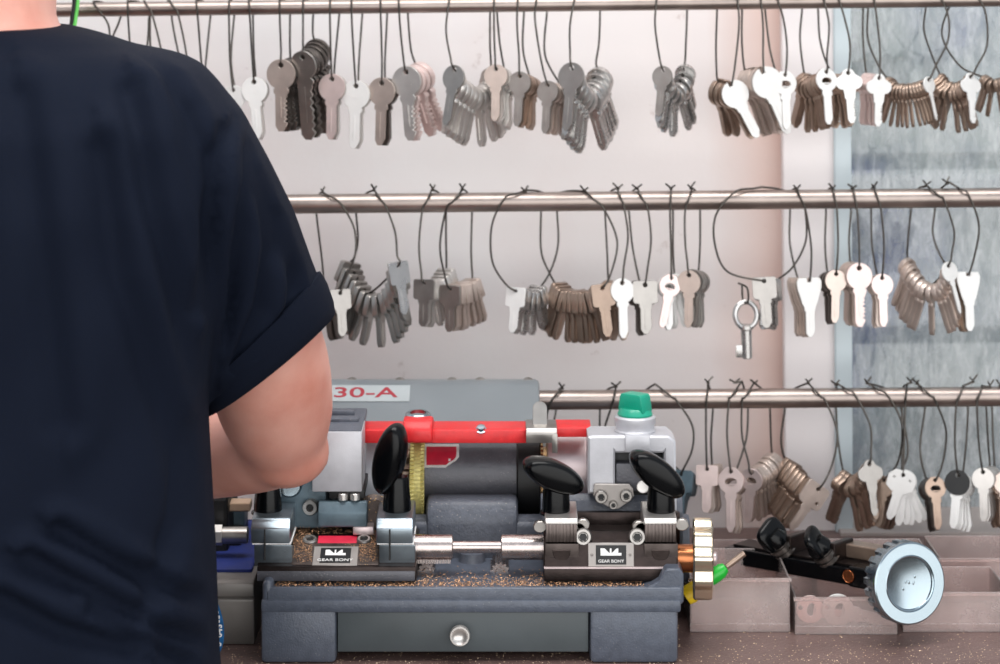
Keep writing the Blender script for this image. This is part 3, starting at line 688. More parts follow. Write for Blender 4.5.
# warning label wrapped on the drum
def on_drum(px, py, r=.0267):
    a0 = None
    for k in range(-80, 90):
        a = math.radians(k); y = ax-r*math.cos(a); z = az+r*math.sin(a)
        if -(z-ZC)/y*F+HY <= py: return (y, z)
    return (y, z)
def drum_patch(pts, r, ny=8):
    """pts: outline as rows (py, px0, px1)"""
    b = MB(); bm = b.bm; rows = []
    for py, x0, x1 in pts:
        y, z = on_drum(0, py, r); rows.append([bm.verts.new((X(x0,y), y, z)), bm.verts.new((X(x1,y), y, z))])
    for A, B2 in zip(rows, rows[1:]): bm.faces.new((A[0], B2[0], B2[1], A[1]))
    bmesh.ops.solidify(bm, geom=bm.faces[:], thickness=.0001)
    bmesh.ops.recalc_face_normals(bm, faces=bm.faces[:])
    return b
wl = pt(drum_patch([(444.5,424,459),(450,424,459),(457,424,459),(461,424,456),(464,424,451),(466,424,448),(468,424,446)], .02672), 'warning_label', 'white', mo, None, 'red label with white border')
pt(drum_patch([(447,426.5,456.5),(452,426.5,456.5),(457,426.5,456),(460,426.5,453.5),(463,426.5,449),(465.5,426.5,446)], .02690), 'label_print', 'redstk', mo, None)
pt(drum_patch([(459,448.2,451),(460,448.8,450.4),(461.2,448,450.6)], .02705), 'label_mark', 'white', mo, None)
# bearing housings each side
b = MB(); b.cyl((xc(364),ax-.004,az-.002), (xc(389),ax-.004,az-.002), .0335, seg=48, bev=.002)
pt(b, 'bearing_housing', 'silverp')
b = MB(); b.cyl((xc(388),ax+.004,az), (xc(412),ax+.004,az), .021, seg=32, bev=.001)
b.box(xc(390), xc(411), ax-.026, ax+.01, az+.016, az+.022, .0006); b.box(xc(392), xc(411), ax-.024, ax+.01, az+.001, az+.006, .0006)
pt(b, 'spindle_collar', 'brown')
b = MB(); b.cyl((xc(547),ax,az+.003), (xc(594),ax,az+.003), .0300, seg=56, bev=.001)
pt(b, 'bearing_housing', 'bearing')
# brass brush wheel
b = MB(); NT_ = 72
b.lathe((xc(410.5),ax-.006,az-.003), (1,0,0), [(.010,0),(.0352,0),(.0352,.0006),(.0345,.0028),(.0345,.0078),(.0352,.0098),(.0345,.0104),(.010,.0104)], NT_*4, rim=lambda r,a,h: r-(.0013 if (int(a/(2*PI)*NT_*4+.5+h*420)%4) in (0,1) and r > .02 else 0))
pt(b, 'brush_wheel', 'brass', smooth=20, label='yellow brass brush wheel')
# cutter wheel
b = MB(); b.lathe((xc(540.5),ax-.006,az-.002), (1,0,0), [(.008,0),(.0352,0),(.0352,.0016),(.008,.0030)], 240, rim=lambda r,a,h: r-(.0011 if (int(a/(2*PI)*240+.5)%4) in (0,1) and r > .02 else 0))
b.cyl((xc(541),ax-.006,az+.0), (xc(549),ax-.006,az), .020, seg=32)
pt(b, 'cutter_wheel', 'cutter', smooth=20)
# red guard bar
b = MB()
b.pprism([(1.742,443),(1.742,430.5),(1.745,428.5),(1.772,421),(1.774,422.5),(1.7455,431),(1.7445,443)], 360, 540, 1.742, .0004)
b.pprism([(1.748,437),(1.748,428),(1.751,426),(1.772,419.5),(1.774,421),(1.7515,428.5),(1.7505,437)], 534, 591, 1.748, .0004)
gd = pt(b, 'guard_bar', 'red')
b = MB()
b.pprism([(1.732,443),(1.732,430),(1.738,420),(1.752,416),(1.772,416),(1.772,443)], 402.5, 432.5, 1.732, .0022)
pt(b, 'guard_hood', 'red', gd)
b = MB(); b.lathe(P(481,430,1.7445), (0,-.5,1), [(0,0),(.0042,0),(.0042,.0006),(.003,.0010),(.0030,.003),(0,.0036)], 16)
b.lathe(P(418,417,1.758), (0,-.1,1), [(.0092,0),(.0095,.002),(.0078,.0035),(.0060,.0035),(.006,.001)], 24)
pt(b, 'guard_screws', 'chrome', gd)
# chrome clip
b = MB()
prof = [(1.736,455),(1.735,436),(1.738,428),(1.75,424),(1.772,420),(1.772,423),(1.75,427),(1.7405,430.5),(1.7375,437),(1.7385,455)]
b.pprism([(1.7355,443),(1.735,434),(1.738,428),(1.75,424),(1.772,419.5),(1.772,422),(1.75,426.5),(1.7405,430.5),(1.7375,436),(1.738,443)], 526, 557, 1.736, .0004)
b.pprism([(1.7355,453),(1.735,434),(1.738,434),(1.738,453)], 552, 557.5, 1.736, .0004)
o = pt(b, 'guard_clip', 'steel')
b = MB(); b.shape([arc(0,.0085,.0053,0,180,14)+[(-.0053,-.009),(.0053,-.009)]], .0022, Matrix.Translation(P(540,420,1.752)) @ Matrix.Rotation(-.5,4,'X'), .0004)
pt(b, 'clip_tongue', 'steel', o)
# left tool head: silver box, blue-grey side plate, bracket
b = MB()
b.box(X(312,1.70), X(362,1.70), 1.70, 1.740, Z(492,1.70), Z(432,1.70), .001)
th = pt(b, 'tool_head', 'silverp')
b = MB(); b.box(X(312,1.70), X(361,1.70), 1.702, 1.778, Z(432,1.70)-.004, Z(432,1.70)+.0008, .0004)
b.box(X(318,1.70), X(356,1.70), 1.730, 1.742, Z(432,1.70), Z(432,1.70)+.003, .0006); b.box(X(318,1.70), X(350,1.70), 1.752, 1.757, Z(432,1.70), Z(432,1.70)+.004, .0006)
pt(b, 'head_top', 'hammer', th)
b = MB(); b.box(X(329,1.702), X(364,1.702), 1.704, 1.77, Z(500,1.70), Z(491,1.70), .0003); pt(b, 'head_recess', 'blackr', th)
b = MB()
for px in (343, 355): b.cyl(P(px,500,1.703), P(px,493,1.703), .0036, seg=14, bev=.0005)
pt(b, 'head_bolts', 'nickel', th)
b = MB(); b.pprism([(1.712,528),(1.712,462),(1.716,455),(1.77,455),(1.77,528)], 270, 326, 1.712, .001)
b.lathe(P(313,492,1.7118), (0,-1,0), [(.0022,0),(.0034,0),(.0034,.0006),(.0022,.0006)], 16)
sp = pt(b, 'side_plate', 'bluegrey')
b = MB(); q = P(312,506,1.712)
b.lathe(q, (-.15,-1,.05), [(0,0),(.0056,0),(.0056,.006),(.0050,.0072),(.0028,.0072),(.0024,.0045),(0,.0045)], 24); sc_ = pt(b, 'socket_bolt', 'steel', sp); b = MB(); ax_ = Vector((-.15,-1,.05)).normalized(); b.cyl(q+ax_*.0046, q+ax_*.0052, .0026, seg=6); b.join_to(sc_, 'blackr')  # black disc on the socket floor paints in its shade
b = MB(); b.lathe(P(290,484,1.712), (0,-1,0), [(0,0),(.009,0),(.009,.003),(.0075,.005),(0,.005)], 24); pt(b, 'plate_disc', 'chrome', sp)
b = MB(); b.pprism([(1.698,527),(1.698,513),(1.702,501),(1.706,500),(1.76,500),(1.76,527)], 318, 367, 1.698, .0012); pt(b, 'head_bracket', 'bluegrey')
b = MB(); b.lathe(P(374,512,1.716), (0,-1,0), [(0,0),(.010,0),(.0105,.003),(.008,.006),(0,.006)], 24, rim=lambda r,a,h: r*(1 if abs(math.sin(a)) < .5 else 1.3)); pt(b, 'chip_guide', 'carrtop')
# right tool housing
b = MB()
d = 1.718
fx0, fx1 = X(588,d), X(677,d)
x1_, x2_ = X(615,d), X(664,d); zt2, zb2 = Z(436,d), Z(494,d); zw0, zw1 = Z(453,d), Z(500,d)
b.shape([[(fx0,zb2),(fx0,zt2-.001),(fx0+.003,zt2),(fx1-.006,zt2),(fx1-.001,zt2-.004),(fx1,zb2-.02),(x2_,zb2-.02),(x2_,zw0+.0005),(x2_-.0005,zw0),(x1_+.0005,zw0),(x1_,zw0+.0005),(x1_,zb2)]], .034, Matrix.Translation((0,d+.017,0)), .0014)
hs = pt(b, 'tool_housing', 'silverp')
b = MB(); b.box(X(625,d-.001), X(650,d-.001), d-.0016, d+.03, Z(452,d), Z(436,d)+.0008, .001); pt(b, 'housing_rib', 'silverp', hs)
b = MB(); b.box(X(600,d), X(676,d), d+.012, d+.033, zb2-.02, zw0+.002, .0004); pt(b, 'housing_recess', 'blackr', hs)
b = MB(); b.box(X(616,d+.002), X(650,d+.002), d+.002, d+.02, Z(492,d), Z(464,d), .001); pt(b, 'slide_block', 'motor', hs)
b = MB(); b.cyl(P(637,459,d+.001), P(637,450,d+.002), .0042, .0036, 16, .0006); b.cyl(P(643,487,d+.002)+Vector((0,0,0)), P(643,487,d-.004), .0046, seg=20, bev=.0006); pt(b, 'slide_screws', 'nickel', hs)
b = MB(); b.pprism([(1.724,548),(1.724,512),(1.727,501),(1.731,493),(1.80,493),(1.80,548)], 541, 683, 1.724, .0012); pt(b, 'housing_foot', 'hammer')
b = MB(); b.pprism([(1.712,545),(1.712,521),(1.7125,512),(1.73,510),(1.73,545)], 548, 680, 1.712, .0008); pt(b, 'slide_way', 'carr')
# flange plate with three socket screws
d = 1.7145
def lx(px): return X(px,d)
def lz(py): return Z(py,d)
b = MB(); L = [(lx(594),lz(485)),(lx(596),lz(484)),(lx(629),lz(484.5)),(lx(633),lz(489)),(lx(634),lz(496)),(lx(631),lz(501)),(lx(618),lz(509)),(lx(612),lz(509)),(lx(597),lz(501)),(lx(593),lz(495))]
b.shape([L], .003, Matrix.Translation((0,d+.0015,0)), .0005); fl = pt(b, 'flange_plate', 'plate')
for px, py, r in ((601,496,.0048),(626,495,.0045),(613,504,.0030)):
    b = MB(); b.lathe(P(px,py,d), (0,-1,0), [(0,0),(r,0),(r,.0035),(r*.85,.0045),(r*.55,.0045),(r*.5,.0025),(0,.0025)], 24); sc_ = pt(b, 'socket_screw', 'steel', fl); b = MB(); b.cyl(P(px,py,d)+Vector((0,-.0026,0)), P(px,py,d)+Vector((0,-.003,0)), r*.5, seg=6); b.join_to(sc_, 'blackr')  # black discs stand in for the shade down each socket
# green switch knob on its collar
q = Vector((X(635,1.735), 1.735, Z(437,1.718)))
b = MB(); b.lathe(q, (0,0,1), [(0,0),(.0145,0),(.0150,.0015),(.0140,.0025),(.0140,.0055),(.0148,.0065),(.0148,.0110),(.0135,.0122),(0,.0122)], 40)
cl = pt(b, 'switch_collar', 'silverp')
b = MB(); b.lathe(q+Vector((0,0,.0122)), (0,0,1), [(0,0),(.0125,0),(.0128,.0012),(.0112,.0042),(.0100,.0055),(0,.0055)], 40)
b.prism([(-.0112,.003),(-.0092,.0145),(-.0078,.0158),(.0078,.0158),(.0092,.0145),(.0112,.003)], -.0062, .0062, .001, mtx=Matrix.Translation(q+Vector((0,0,.0122))) @ Matrix.Rotation(math.radians(52),4,'Z'))
pt(b, 'switch_knob', 'green', cl, label='green plastic turn knob')
# --- carriages
def nameplate(par, px0, px1, py0, py1, d, m='plate'):
    cx, cz = (X(px0,d)+X(px1,d))/2, (Z(py0,d)+Z(py1,d))/2; w = (X(px1,d)-X(px0,d))/2; h = (Z(py0,d)-Z(py1,d))/2
    mt = Matrix.Translation((cx,d,cz)) @ Matrix.Rotation(-.16,4,'X')
    b = MB(); b.shape([[(-w,-h),(w,-h),(w,h),(-w,h)]], .0016, mt, .0004)
    for sx in (-1,1): b.lathe(mt @ Vector((sx*w*.83,-.0008,0)), (0,-1,-.16), [(0,0),(.0011,0),(.0009,.0005),(0,.0006)], 10)
    part(b, 'name_plate', m, par, None, 'small aluminium maker plate')
    b = MB(); b.shape([[(-w*.66,-h*.80),(w*.66,-h*.80),(w*.66,h*.80),(-w*.66,h*.80)]], .0006, mt @ Matrix.Translation((0,-.0009,0)), .0002); part(b, 'plate_field', 'blackr', par, None)
    k = w*.46; b = MB()
    L = [(-1,-.42),(.98,-.42),(.98,.12),(.68,.12),(.68,1),(.52,1),(.1,.14),(.04,.14),(.04,1),(-.12,1),(-.12,.14),(-.2,.14),(-.6,1),(-1,1)]
    b.shape([[(x*k, z*h*.42+h*.12) for x, z in L]], .0004, mt @ Matrix.Translation((0,-.0013,0)), .0001)
    b.text('GEAR BONY', h*.36, mt @ Matrix.Translation((0,-.0013,-h*.52)), .0001, 1.1)
    part(b, 'plate_emblem', 'white', par, None)
def lever_knob(par, base, tilt, L, W, T, yaw=0, lift=.030, post=(.0086,.0078), off=.003, rx=0.):
    b = MB()
    b.lathe(base, (0,0,1), [(0,0),(post[0]*1.18,0),(post[0]*1.18,.0012),(post[0],.0018),(post[0],.006),(post[1],.024),(post[1]*.9,.026),(0,.026)], 28)
    m = Matrix.Translation(base+Vector((off,-.003,lift))) @ Matrix.Rotation(yaw,4,'Z') @ Matrix.Rotation(tilt,4,'Y') @ Matrix.Rotation(rx,4,'X')
    tb = MB(); tb.lathe((0,-W,0), (0,1,0), [(0,0),(.50,W*.03),(.74,W*.10),(.84,W*.18),(.92,W*.34),(.98,W*.62),(1,W*.9),(1,W*1.2),(.97,W*1.55),(.90,W*1.78),(.80,W*1.90),(0,W*2)], 64)
    b.join(tb.bm, m @ Matrix.Diagonal((L,1,T,1)))
    return part(b, 'lever_knob', 'black', par, 50, 'glossy black lever knob')
# left carriage
d = 1.664
b = MB(); b.pprism([(d,581),(d,567),(d+.001,566),(d+.004,564),(d+.030,541),(1.735,528),(1.735,581)], 257, 416, d, .0008)
cl_ = pt(b, 'carriage', 'carr')
b = MB(); b.pprism([(d+.0025,565.6),(d+.003,564.2),(d+.0300,540.3),(1.734,527.3),(1.734,530),(d+.03,543)], 291, 378, d, .0002); part(b, 'carriage_top', 'carrtop', cl_)
b = MB(); b.box(X(257,d), X(415,d), d-.0008, d+.004, Z(581,d), Z(571,d), .0006); part(b, 'carriage_edge', 'motor', cl_)
def slope_pt(px, py, d0=d):   # on the left carriage's slanted top
    a, c = Vector((0,d0+.004,Z(564,d0+.004))), Vector((0,d0+.030,Z(541,d0+.030)))
    k = (py-HY)/F; t = (ZC-k*a.y-a.z)/((c.z-a.z)+k*(c.y-a.y)); p = a.lerp(c,t); p.x = X(px,p.y); return p
nv = (slope_pt(300,545)-slope_pt(300,560)).normalized(); n3 = Vector((0,-nv.z,nv.y))
Mc = Matrix(((1,0,0,0),(0,-n3.y,nv.y,0),(0,-n3.z,nv.z,0),(0,0,0,1)))
def cm(px, py): return Matrix.Translation(slope_pt(px,py)) @ Mc
def cplate(par, mt, w, h):
    b = MB(); b.shape([[(-w,-h),(w,-h),(w,h),(-w,h)]], .0016, mt, .0004); part(b, 'name_plate', 'plate', par, None, 'small aluminium maker plate')
    b = MB(); b.shape([[(-w*.68,-h*.78),(w*.68,-h*.78),(w*.68,h*.78),(-w*.68,h*.78)]], .0006, mt @ Matrix.Translation((0,-.0009,0)), .0002); part(b, 'plate_field', 'blackr', par, None)
    k = w*.46; b = MB(); L = [(-1,-.42),(.98,-.42),(.98,.12),(.68,.12),(.68,1),(.52,1),(.1,.14),(.04,.14),(.04,1),(-.12,1),(-.12,.14),(-.2,.14),(-.6,1),(-1,1)]
    b.shape([[(x*k, z*h*.40+h*.14) for x, z in L]], .0004, mt @ Matrix.Translation((0,-.0013,0)), .0001)
    b.text('GEAR BONY', h*.36, mt @ Matrix.Translation((0,-.0013,-h*.52)), .0001, 1.1); part(b, 'plate_emblem', 'white', par, None)
hp = (slope_pt(335,547)-slope_pt(335,566)).length/2
cplate(cl_, cm(335.5,556.5), X(358,1.672)-X(335.5,1.672), hp)
b = MB(); h2 = (slope_pt(335,536.5)-slope_pt(335,544)).length/2; w2 = X(357,1.69)-X(337.5,1.69)
b.shape([[(-w2,-h2),(w2,-h2),(w2,h2),(-w2,h2)]], .0006, cm(337.5,540) @ Matrix.Translation((0,-.0003,0)), .0002); part(b, 'red_strip', 'redstk', cl_, None, 'narrow red strip')
for px in (310, 364):
    b = MB(); b.lathe(slope_pt(px,541), n3, [(0,0),(.0052,0),(.0052,.0016),(.0044,.0024),(.0030,.0024),(.0026,.0008),(0,.0008)], 24); sc_ = part(b, 'carriage_screw', 'steel', cl_); b = MB(); b.cyl(slope_pt(px,541)+n3*.0009, slope_pt(px,541)+n3*.0013, .0026, seg=6); b.join_to(sc_, 'blackr')  # socket shade put in as a black disc
b = MB(); b.box(X(353,1.70), X(374,1.70), 1.697, 1.712, Z(534,1.70), Z(526,1.70), .0008); part(b, 'key_gauge', 'bearing', cl_)
def jaw_left(px0, px1, kx, tilt, kL, kW, kT, off, lift, yaw=0, rx=0.):
    d = 1.668
    b = MB()
    b.pprism([(d+.002,566),(d,546),(d,545),(1.722,545),(1.722,566)], px0+3, px1-2, d, .0006)          # lower half
    b.pprism([(d,543.5),(d-.001,529),(d+.004,522),(d+.006,518),(1.716,500),(1.722,502),(1.722,543.5)], px0, px1-4, d, .001)   # upper jaw, chamfered
    j = part(b, 'jaw', 'jaw', cl_)
    b = MB(); xm = X((px0+px1)/2+1, d); b.box(X(px0+1,d), X(px1-3,d), d+.0008, 1.715, Z(545,d), Z(543,d), .0002); part(b, 'jaw_seam', 'white', cl_, None)
    b = MB(); b.box(X(px0+13,d), X(px0+14.6,d), d-.0012, d+.01, Z(560,d), Z(529,d), .0001); part(b, 'jaw_slit', 'blackr', cl_, None)
    bp = Vector((X(kx,1.694), 1.694, Z(518,1.682)-.001+.0015))
    lever_knob(cl_, bp, tilt, kL, kW, kT, yaw, lift, (.0100,.0082), off, rx)
jaw_left(251, 294, 268, math.radians(-58), .020, .0095, .010, -.004, .032, -.3)
jaw_left(376, 417, 397, math.radians(-77), .0258, .0100, .0108, -.0050, .0390, -.38, 0.)
# right carriage
d = 1.664
b = MB(); b.pprism([(d,581),(d,569),(d+.001,568),(d+.0025,567),(d+.006,544),(d+.020,531),(1.715,524),(1.715,581)], 544, 678, d, .0008)
cr = pt(b, 'carriage', 'carr')
b = MB(); b.box(X(544,d), X(678.5,d), d-.0006, d+.006, Z(569,d), Z(567.3,d), .0002); part(b, 'carriage_lip', 'bearing', cr)
nameplate(cr, 588, 634, 543, 566.5, d+.0030)
for px, sgn in ((583,1),(637,-1)):
    b = MB(); q = P(px,537,d+.012)
    b.lathe(q, (0,-1,.25), [(0,0),(.0062,0),(.0062,.004),(.0052,.0052),(.0036,.0052),(.0030,.003),(0,.003)], 24); sc_ = part(b, 'carriage_screw', 'steel', cr); b = MB(); b.cyl(q+Vector((0,-.0032,.0007)), q+Vector((0,-.0037,.0008)), .0029, seg=6); b.join_to(sc_, 'blackr')  # shade inside the socket is a painted black disc
    b = MB(); b.shape([hole(0,0,.0052,14,.0040)], .005, Matrix.Translation(P(px-sgn*5,527,d+.016)), .0006); part(b, 'clamp_ear', 'steel', cr)
def jaw_right(px0, px1, kx, tilt, kL, off, lift, yaw):
    d = 1.668
    b = MB()
    b.pprism([(d,566),(d,544),(d,543),(1.71,543),(1.71,566)], px0-1, px1+2, d, .0006)
    x0, x1 = X(px0,d), X(px1,d)
    n = 9
    for k in range(n):                        # vertical serrations
        xa = x0+(x1-x0)*k/n; b.box(xa+.0001, xa+(x1-x0)/n*.62, d-.0006, d+.004, Z(542,d), Z(524,d), .0002)
    b.pprism([(d+.0005,542),(d+.0005,523),(1.71,523),(1.71,542)], px0, px1, d, .0004)
    jw = part(b, 'jaw', 'jawd', cr)
    b = MB(); b.pprism([(d,525),(d,521.5),(d+.002,518),(1.708,501),(1.71,502),(1.71,525)], px0-1, px1+1, d, .0008); b.join_to(jw, 'nickel')
    b = MB(); b.shape([arc(0,0,.0062,180,360,14)+[(.0062,.0015),(-.0062,.0015)]], .002, Matrix.Translation((X((px0+px1)/2,d), d+.0005, Z(552,d))), .0003); part(b, 'jaw_scoop', 'carr', cr)
    b = MB(); b.shape([hole(0,0,.0048,14,.0042)], .005, Matrix.Translation((X(px0-6,d+.01), d+.012, Z(527,d+.01))), .0006); part(b, 'jaw_ear', 'steel', cr); b = MB(); b.shape([hole(0,0,.0048,14,.0042)], .005, Matrix.Translation((X(px1+6,d+.01), d+.012, Z(525,d+.01))), .0006); part(b, 'jaw_ear', 'steel', cr)
    bp = Vector((X(kx,1.688), 1.688, Z(517,1.682)+.001))
    lever_knob(cr, bp, tilt, kL, .0112, .0106, yaw, lift, (.0098,.0088), off)
jaw_right(546, 577, 556, math.radians(25), .0235, -.002, .0275, math.radians(14))
jaw_right(645, 676, 661, math.radians(40), .0240, -.003, .0285, math.radians(14))
# spindle between the carriages
sz = Z(547,1.69)
b = MB(); b.cyl((X(410,1.69),1.69,sz), (X(548,1.69),1.69,sz), .0042, seg=28); pt(b, 'slide_rod', 'spindle')
b = MB(); b.cyl((X(412,1.69),1.69,sz), (X(453,1.69),1.69,sz), .0088, seg=36, bev=.0006)
for k in range(22):
    a = X(417,1.69)+k*.0011; b.box(a, a+.0006, 1.6830, 1.69, sz-.0098, sz-.0070, 0)
pt(b, 'rod_sleeve', 'spindle')
b = MB(); b.cyl((X(501,1.69),1.69,sz), (X(547,1.69),1.69,sz), .0088, seg=36, bev=.0006); pt(b, 'rod_sleeve', 'spindle')
for px, r in ((426.5,.0055),(500,.0058)):
    b = MB(); b.lathe(P(px,572,1.70), (0,1,0), [(0,-.001),(r*.55,-.001),(r*.6,0),(r,0),(r,.028),(0,.028)], 96, rim=lambda q,a,h: q*(1.18 if (int(a/(2*PI)*96)%8) < 4 and q > .005 else .97))
    pt(b, 'pinion', 'spindle', smooth=20)
# handwheel at the right end
hc = Vector((X(680,1.69), 1.69, Z(558,1.69)))
axw = Vector((1,-.07,0)).normalized()
b = MB()
lob = lambda r,a,h: r+(.0017*math.cos(10*a) if r > .024 else 0)
b.lathe(hc+axw*.0085, axw, [(0,.002),(.012,.001),(.0235,.0015),(.0262,.0005),(.0275,.0018),(.0275,.0120),(.0268,.0138),(.0240,.0146),(.020,.0125),(0,.0115)], 96, rim=lob)
hw = pt(b, 'handwheel', 'goldchrome', smooth=30, label='lobed shiny handwheel')
b = MB(); b.cyl(hc-axw*.002, hc+axw*.0105, .0098, seg=32, bev=.0005); pt(b, 'handwheel_hub', 'copper', hw, label='copper hub')
b = MB(); b.cyl(hc+axw*.019, hc+axw*.026, .0050, seg=20, bev=.0008); pt(b, 'handwheel_nut', 'bearing', hw)

# ------------------------------------------------------------------ filings (uncountable)
def flakes(name, n, place, label, smin=.0003, smax=.0009):
    mb = MB(); bm = mb.bm
    for _ in range(n):
        p, nrm = place(); s = random.uniform(smin, smax)**1.0
        a = random.uniform(0, 2*PI); u = Vector((math.cos(a), math.sin(a), random.uniform(-.2,.2))); w = Vector((-math.sin(a), math.cos(a), random.uniform(-.3,.3)))
        v = [bm.verts.new(p+u*s+Vector((0,0,.0001))), bm.verts.new(p+w*s*.6+Vector((0,0,.0001))), bm.verts.new(p-u*s*.8+Vector((0,0,.0001))), bm.verts.new(p+Vector((0,0,s*.6)))]
        bm.faces.new((v[0],v[1],v[3])); bm.faces.new((v[1],v[2],v[3])); bm.faces.new((v[2],v[0],v[3])); bm.faces.new((v[2],v[1],v[0]))
    o = mb.build(name, 'filings' if name == 'metal_filings' else 'swarf', None, None, None); tag(o, label, 'metal filings', None, 'stuff'); return o
def pl_counter():
    while True:
        x = random.uniform(X(205,1.66), X(1010,1.66)); y = 1.632+abs(random.gauss(0,.05))
        if y < 1.80: return Vector((x, y, CT)), None
flakes('metal_filings', 2600, pl_counter, 'tiny brass filings scattered over the dark counter top', .00022, .0008)
def pl_trough():
    return Vector((random.uniform(X(275,1.66), X(655,1.66)), 1.6575+abs(random.gauss(0,.016)), Z(591.5,D0)+random.uniform(-.0002,.0022))), None
flakes('trough_filings', 3400, pl_trough, 'heap of brass filings filling the trough along the machine base', .0004, .0012)
def pl_carr():
    while True:
        px, py = random.uniform(293,376), random.gauss(545,12)
        if 528 < py < 563 and not (312 < px < 359 and 535 < py < 567): return slope_pt(px, py)+Vector((0,0,.0007)), None
flakes('carriage_filings', 1500, pl_carr, 'brass filings sprinkled over the front carriage under the elbow', .0003, .0008)
def pl_way():
    return Vector((random.uniform(X(550,1.72), X(640,1.72)), random.uniform(1.672,1.70), Z(541,1.672)+.0008)), None

# ------------------------------------------------------------------ loose vise carriage on the trays
A0, A1 = P(726,551,1.815), P(872,577,1.725)
u = (A1-A0).normalized(); v = Vector((0,0,1)); v = (v-u*v.dot(u)).normalized(); w = v.cross(u)     # w: away from camera
Mv = Matrix((( u.x, w.x, v.x, A0.x),( u.y, w.y, v.y, A0.y),( u.z, w.z, v.z, A0.z),(0,0,0,1)))
Lb = (A1-A0).length
vise = empty('clamp_carriage', (A0.x, A0.y, A0.z-.01), 'loose black clamp carriage with chrome wheel lying across the trays', 'clamp')
b = MB(); b.box(0, Lb, -.002, .026, -.0085, .0035, .001, Mv); part(b, 'bar', 'black', vise, None)
b = MB(); b.box(.004, Lb*.96, .004, .024, .0034, .0052, .0005, Mv); part(b, 'bar_top', 'carr', vise, None)
b = MB(); b.box(Lb*.86, Lb*1.04, -.004, .010, -.009, .006, .0015, Mv); part(b, 'end_block', 'black', vise, None)
b = MB(); b.cyl(Mv @ Vector((Lb*.87,.004+-.009,-.001)), Mv @ Vector((Lb*.87,-.0045,-.001)), .0048, seg=16, bev=.0005); part(b, 'end_screw', 'copper', vise)
b = MB(); b.box(Lb*.66, Lb*1.02, .016, .030, .006, .016, .001, Mv); part(b, 'slide_rail', 'brown', vise, None)
for t, kx in ((.30,0),(.60,1)):
    b = MB(); b.box(Lb*(t+.10), Lb*(t+.15), .002, .026, .004, .0185, .0010, Mv); part(b, 'clamp_jaw', 'carr', vise, None)
    c0 = Mv @ Vector((Lb*t+.012,.006,.005)); axk = (Vector((-.62,-.12,.78))).normalized()
    b = MB(); b.lathe(c0, axk, [(0,0),(.0090,0),(.0090,.003),(.0078,.0032),(.0078,.0048),(.0092,.005),(.0092,.0075),(.0078,.0078),(.0078,.009),(0,.009)], 28); part(b, 'knob_collar', 'dark', vise)
    m = Matrix.Translation(c0+axk*.0175) @ axk.to_track_quat('Z','Y').to_matrix().to_4x4() @ Matrix.Rotation(.5+.5*kx,4,'Z')
    b = MB(); b.ball((0,0,0), .0042, .0125, .0105, m, .62, 28, 18); b.lathe(c0+axk*.009, axk, [(0,0),(.0088,0),(.0095,.004),(.0070,.010),(0,.011)], 28); part(b, 'wing_knob', 'black', vise, label='black wing knob')
wc = P(908,583,1.690); wax = Vector((.36,-.92,.10)).normalized()
b = MB()
kn = lambda r,a,h: r+(.0011*(1 if math.cos(22*a) > -.2 else -1) if r > .0265 and h < .0135 else 0)
b.lathe(wc-wax*.016, wax, [(0,0),(.010,0),(.024,.001),(.0272,.003),(.0275,.005),(.0275,.0130),(.0283,.0140),(.0288,.0165),(.0282,.0184),(.0272,.0190),(.0198,.0190),(.0192,.0178),(.0186,.0176),(0,.0176)], 176, rim=kn)
b.lathe(wc+wax*.0026, wax, [(.0176,-.001),(.0182,.0),(.0190,.0004),(.0196,.0)], 64)
chw = part(b, 'chrome_wheel', 'chrome', vise, 30, 'big chrome knurled wheel')
qm = Matrix.Translation(wc+wax*.00165) @ wax.to_track_quat('-Y','Z').to_matrix().to_4x4()
b = MB()
for k, (x, z) in enumerate(((-.006,-.001),(-.003,.0),(0,.0008),(.003,.0016),(.006,.0022))):
    b.box(x-.0007, x+.0007, -.0002, .0002, z-.0012, z+.0012, .0001, qm @ Matrix.Rotation(.5 if k%2 else -.4,4,'Y'))
part(b, 'stamped_mark', 'chrome', chw)
b = MB(); b.cyl(Mv @ Vector((Lb*.98,.010,.002)), wc-wax*.014, .0065, seg=20); part(b, 'wheel_shaft', 'steel', vise)

# ------------------------------------------------------------------ plastic trays
def tray(px0, px1, py_top, d0, d1, label, taper=.0025, lip=True):
    x0, x1 = X(px0,d0), X(px1,d0); zt_ = Z(py_top,d0); t = .0014
    b = MB()
    b.box(x0+.0005, x1-.0005, d0+.0005, d1, CT, CT+t, .0003)
    b.box(x0, x1, d0, d0+t, CT+.0005, zt_, .0004); b.box(x0, x1, d1-t, d1, CT+.0005, zt_, .0004)
    b.box(x0, x0+t, d0+t, d1-t, CT+.0005, zt_, .0003); b.box(x1-t, x1, d0+t, d1-t, CT+.0005, zt_, .0003)
    b.box(x0-.0012, x1+.0012, d0-.0016, d0+t, zt_-.0025, zt_, .0004)
    b.box(x0-.0002, x1+.0002, d0-.0008, d0+t, CT, CT+.0062, .0004)
    o = b.build('parts_tray', 'tray', None, None, None); tag(o, label, 'tray', 'clear plastic trays on the counter'); return o
tray(690, 790, 578, 1.722, 1.803, 'clear plastic tray right behind the shiny handwheel')
tray(795, 897, 597, 1.716, 1.770, 'clear plastic tray with two loose keys, under the clamp bar')
tray(903, 1010, 592, 1.722, 1.790, 'clear plastic tray partly behind the chrome wheel')
tray(716, 812, 560, 1.808, 1.868, 'empty tray of the rear row, behind the black wing knobs')
tray(816, 934, 560, 1.800, 1.862, 'empty tray of the rear row, above the chrome wheel')
tray(939, 1050, 558, 1.797, 1.862, 'empty tray of the rear row, farthest from the machine')
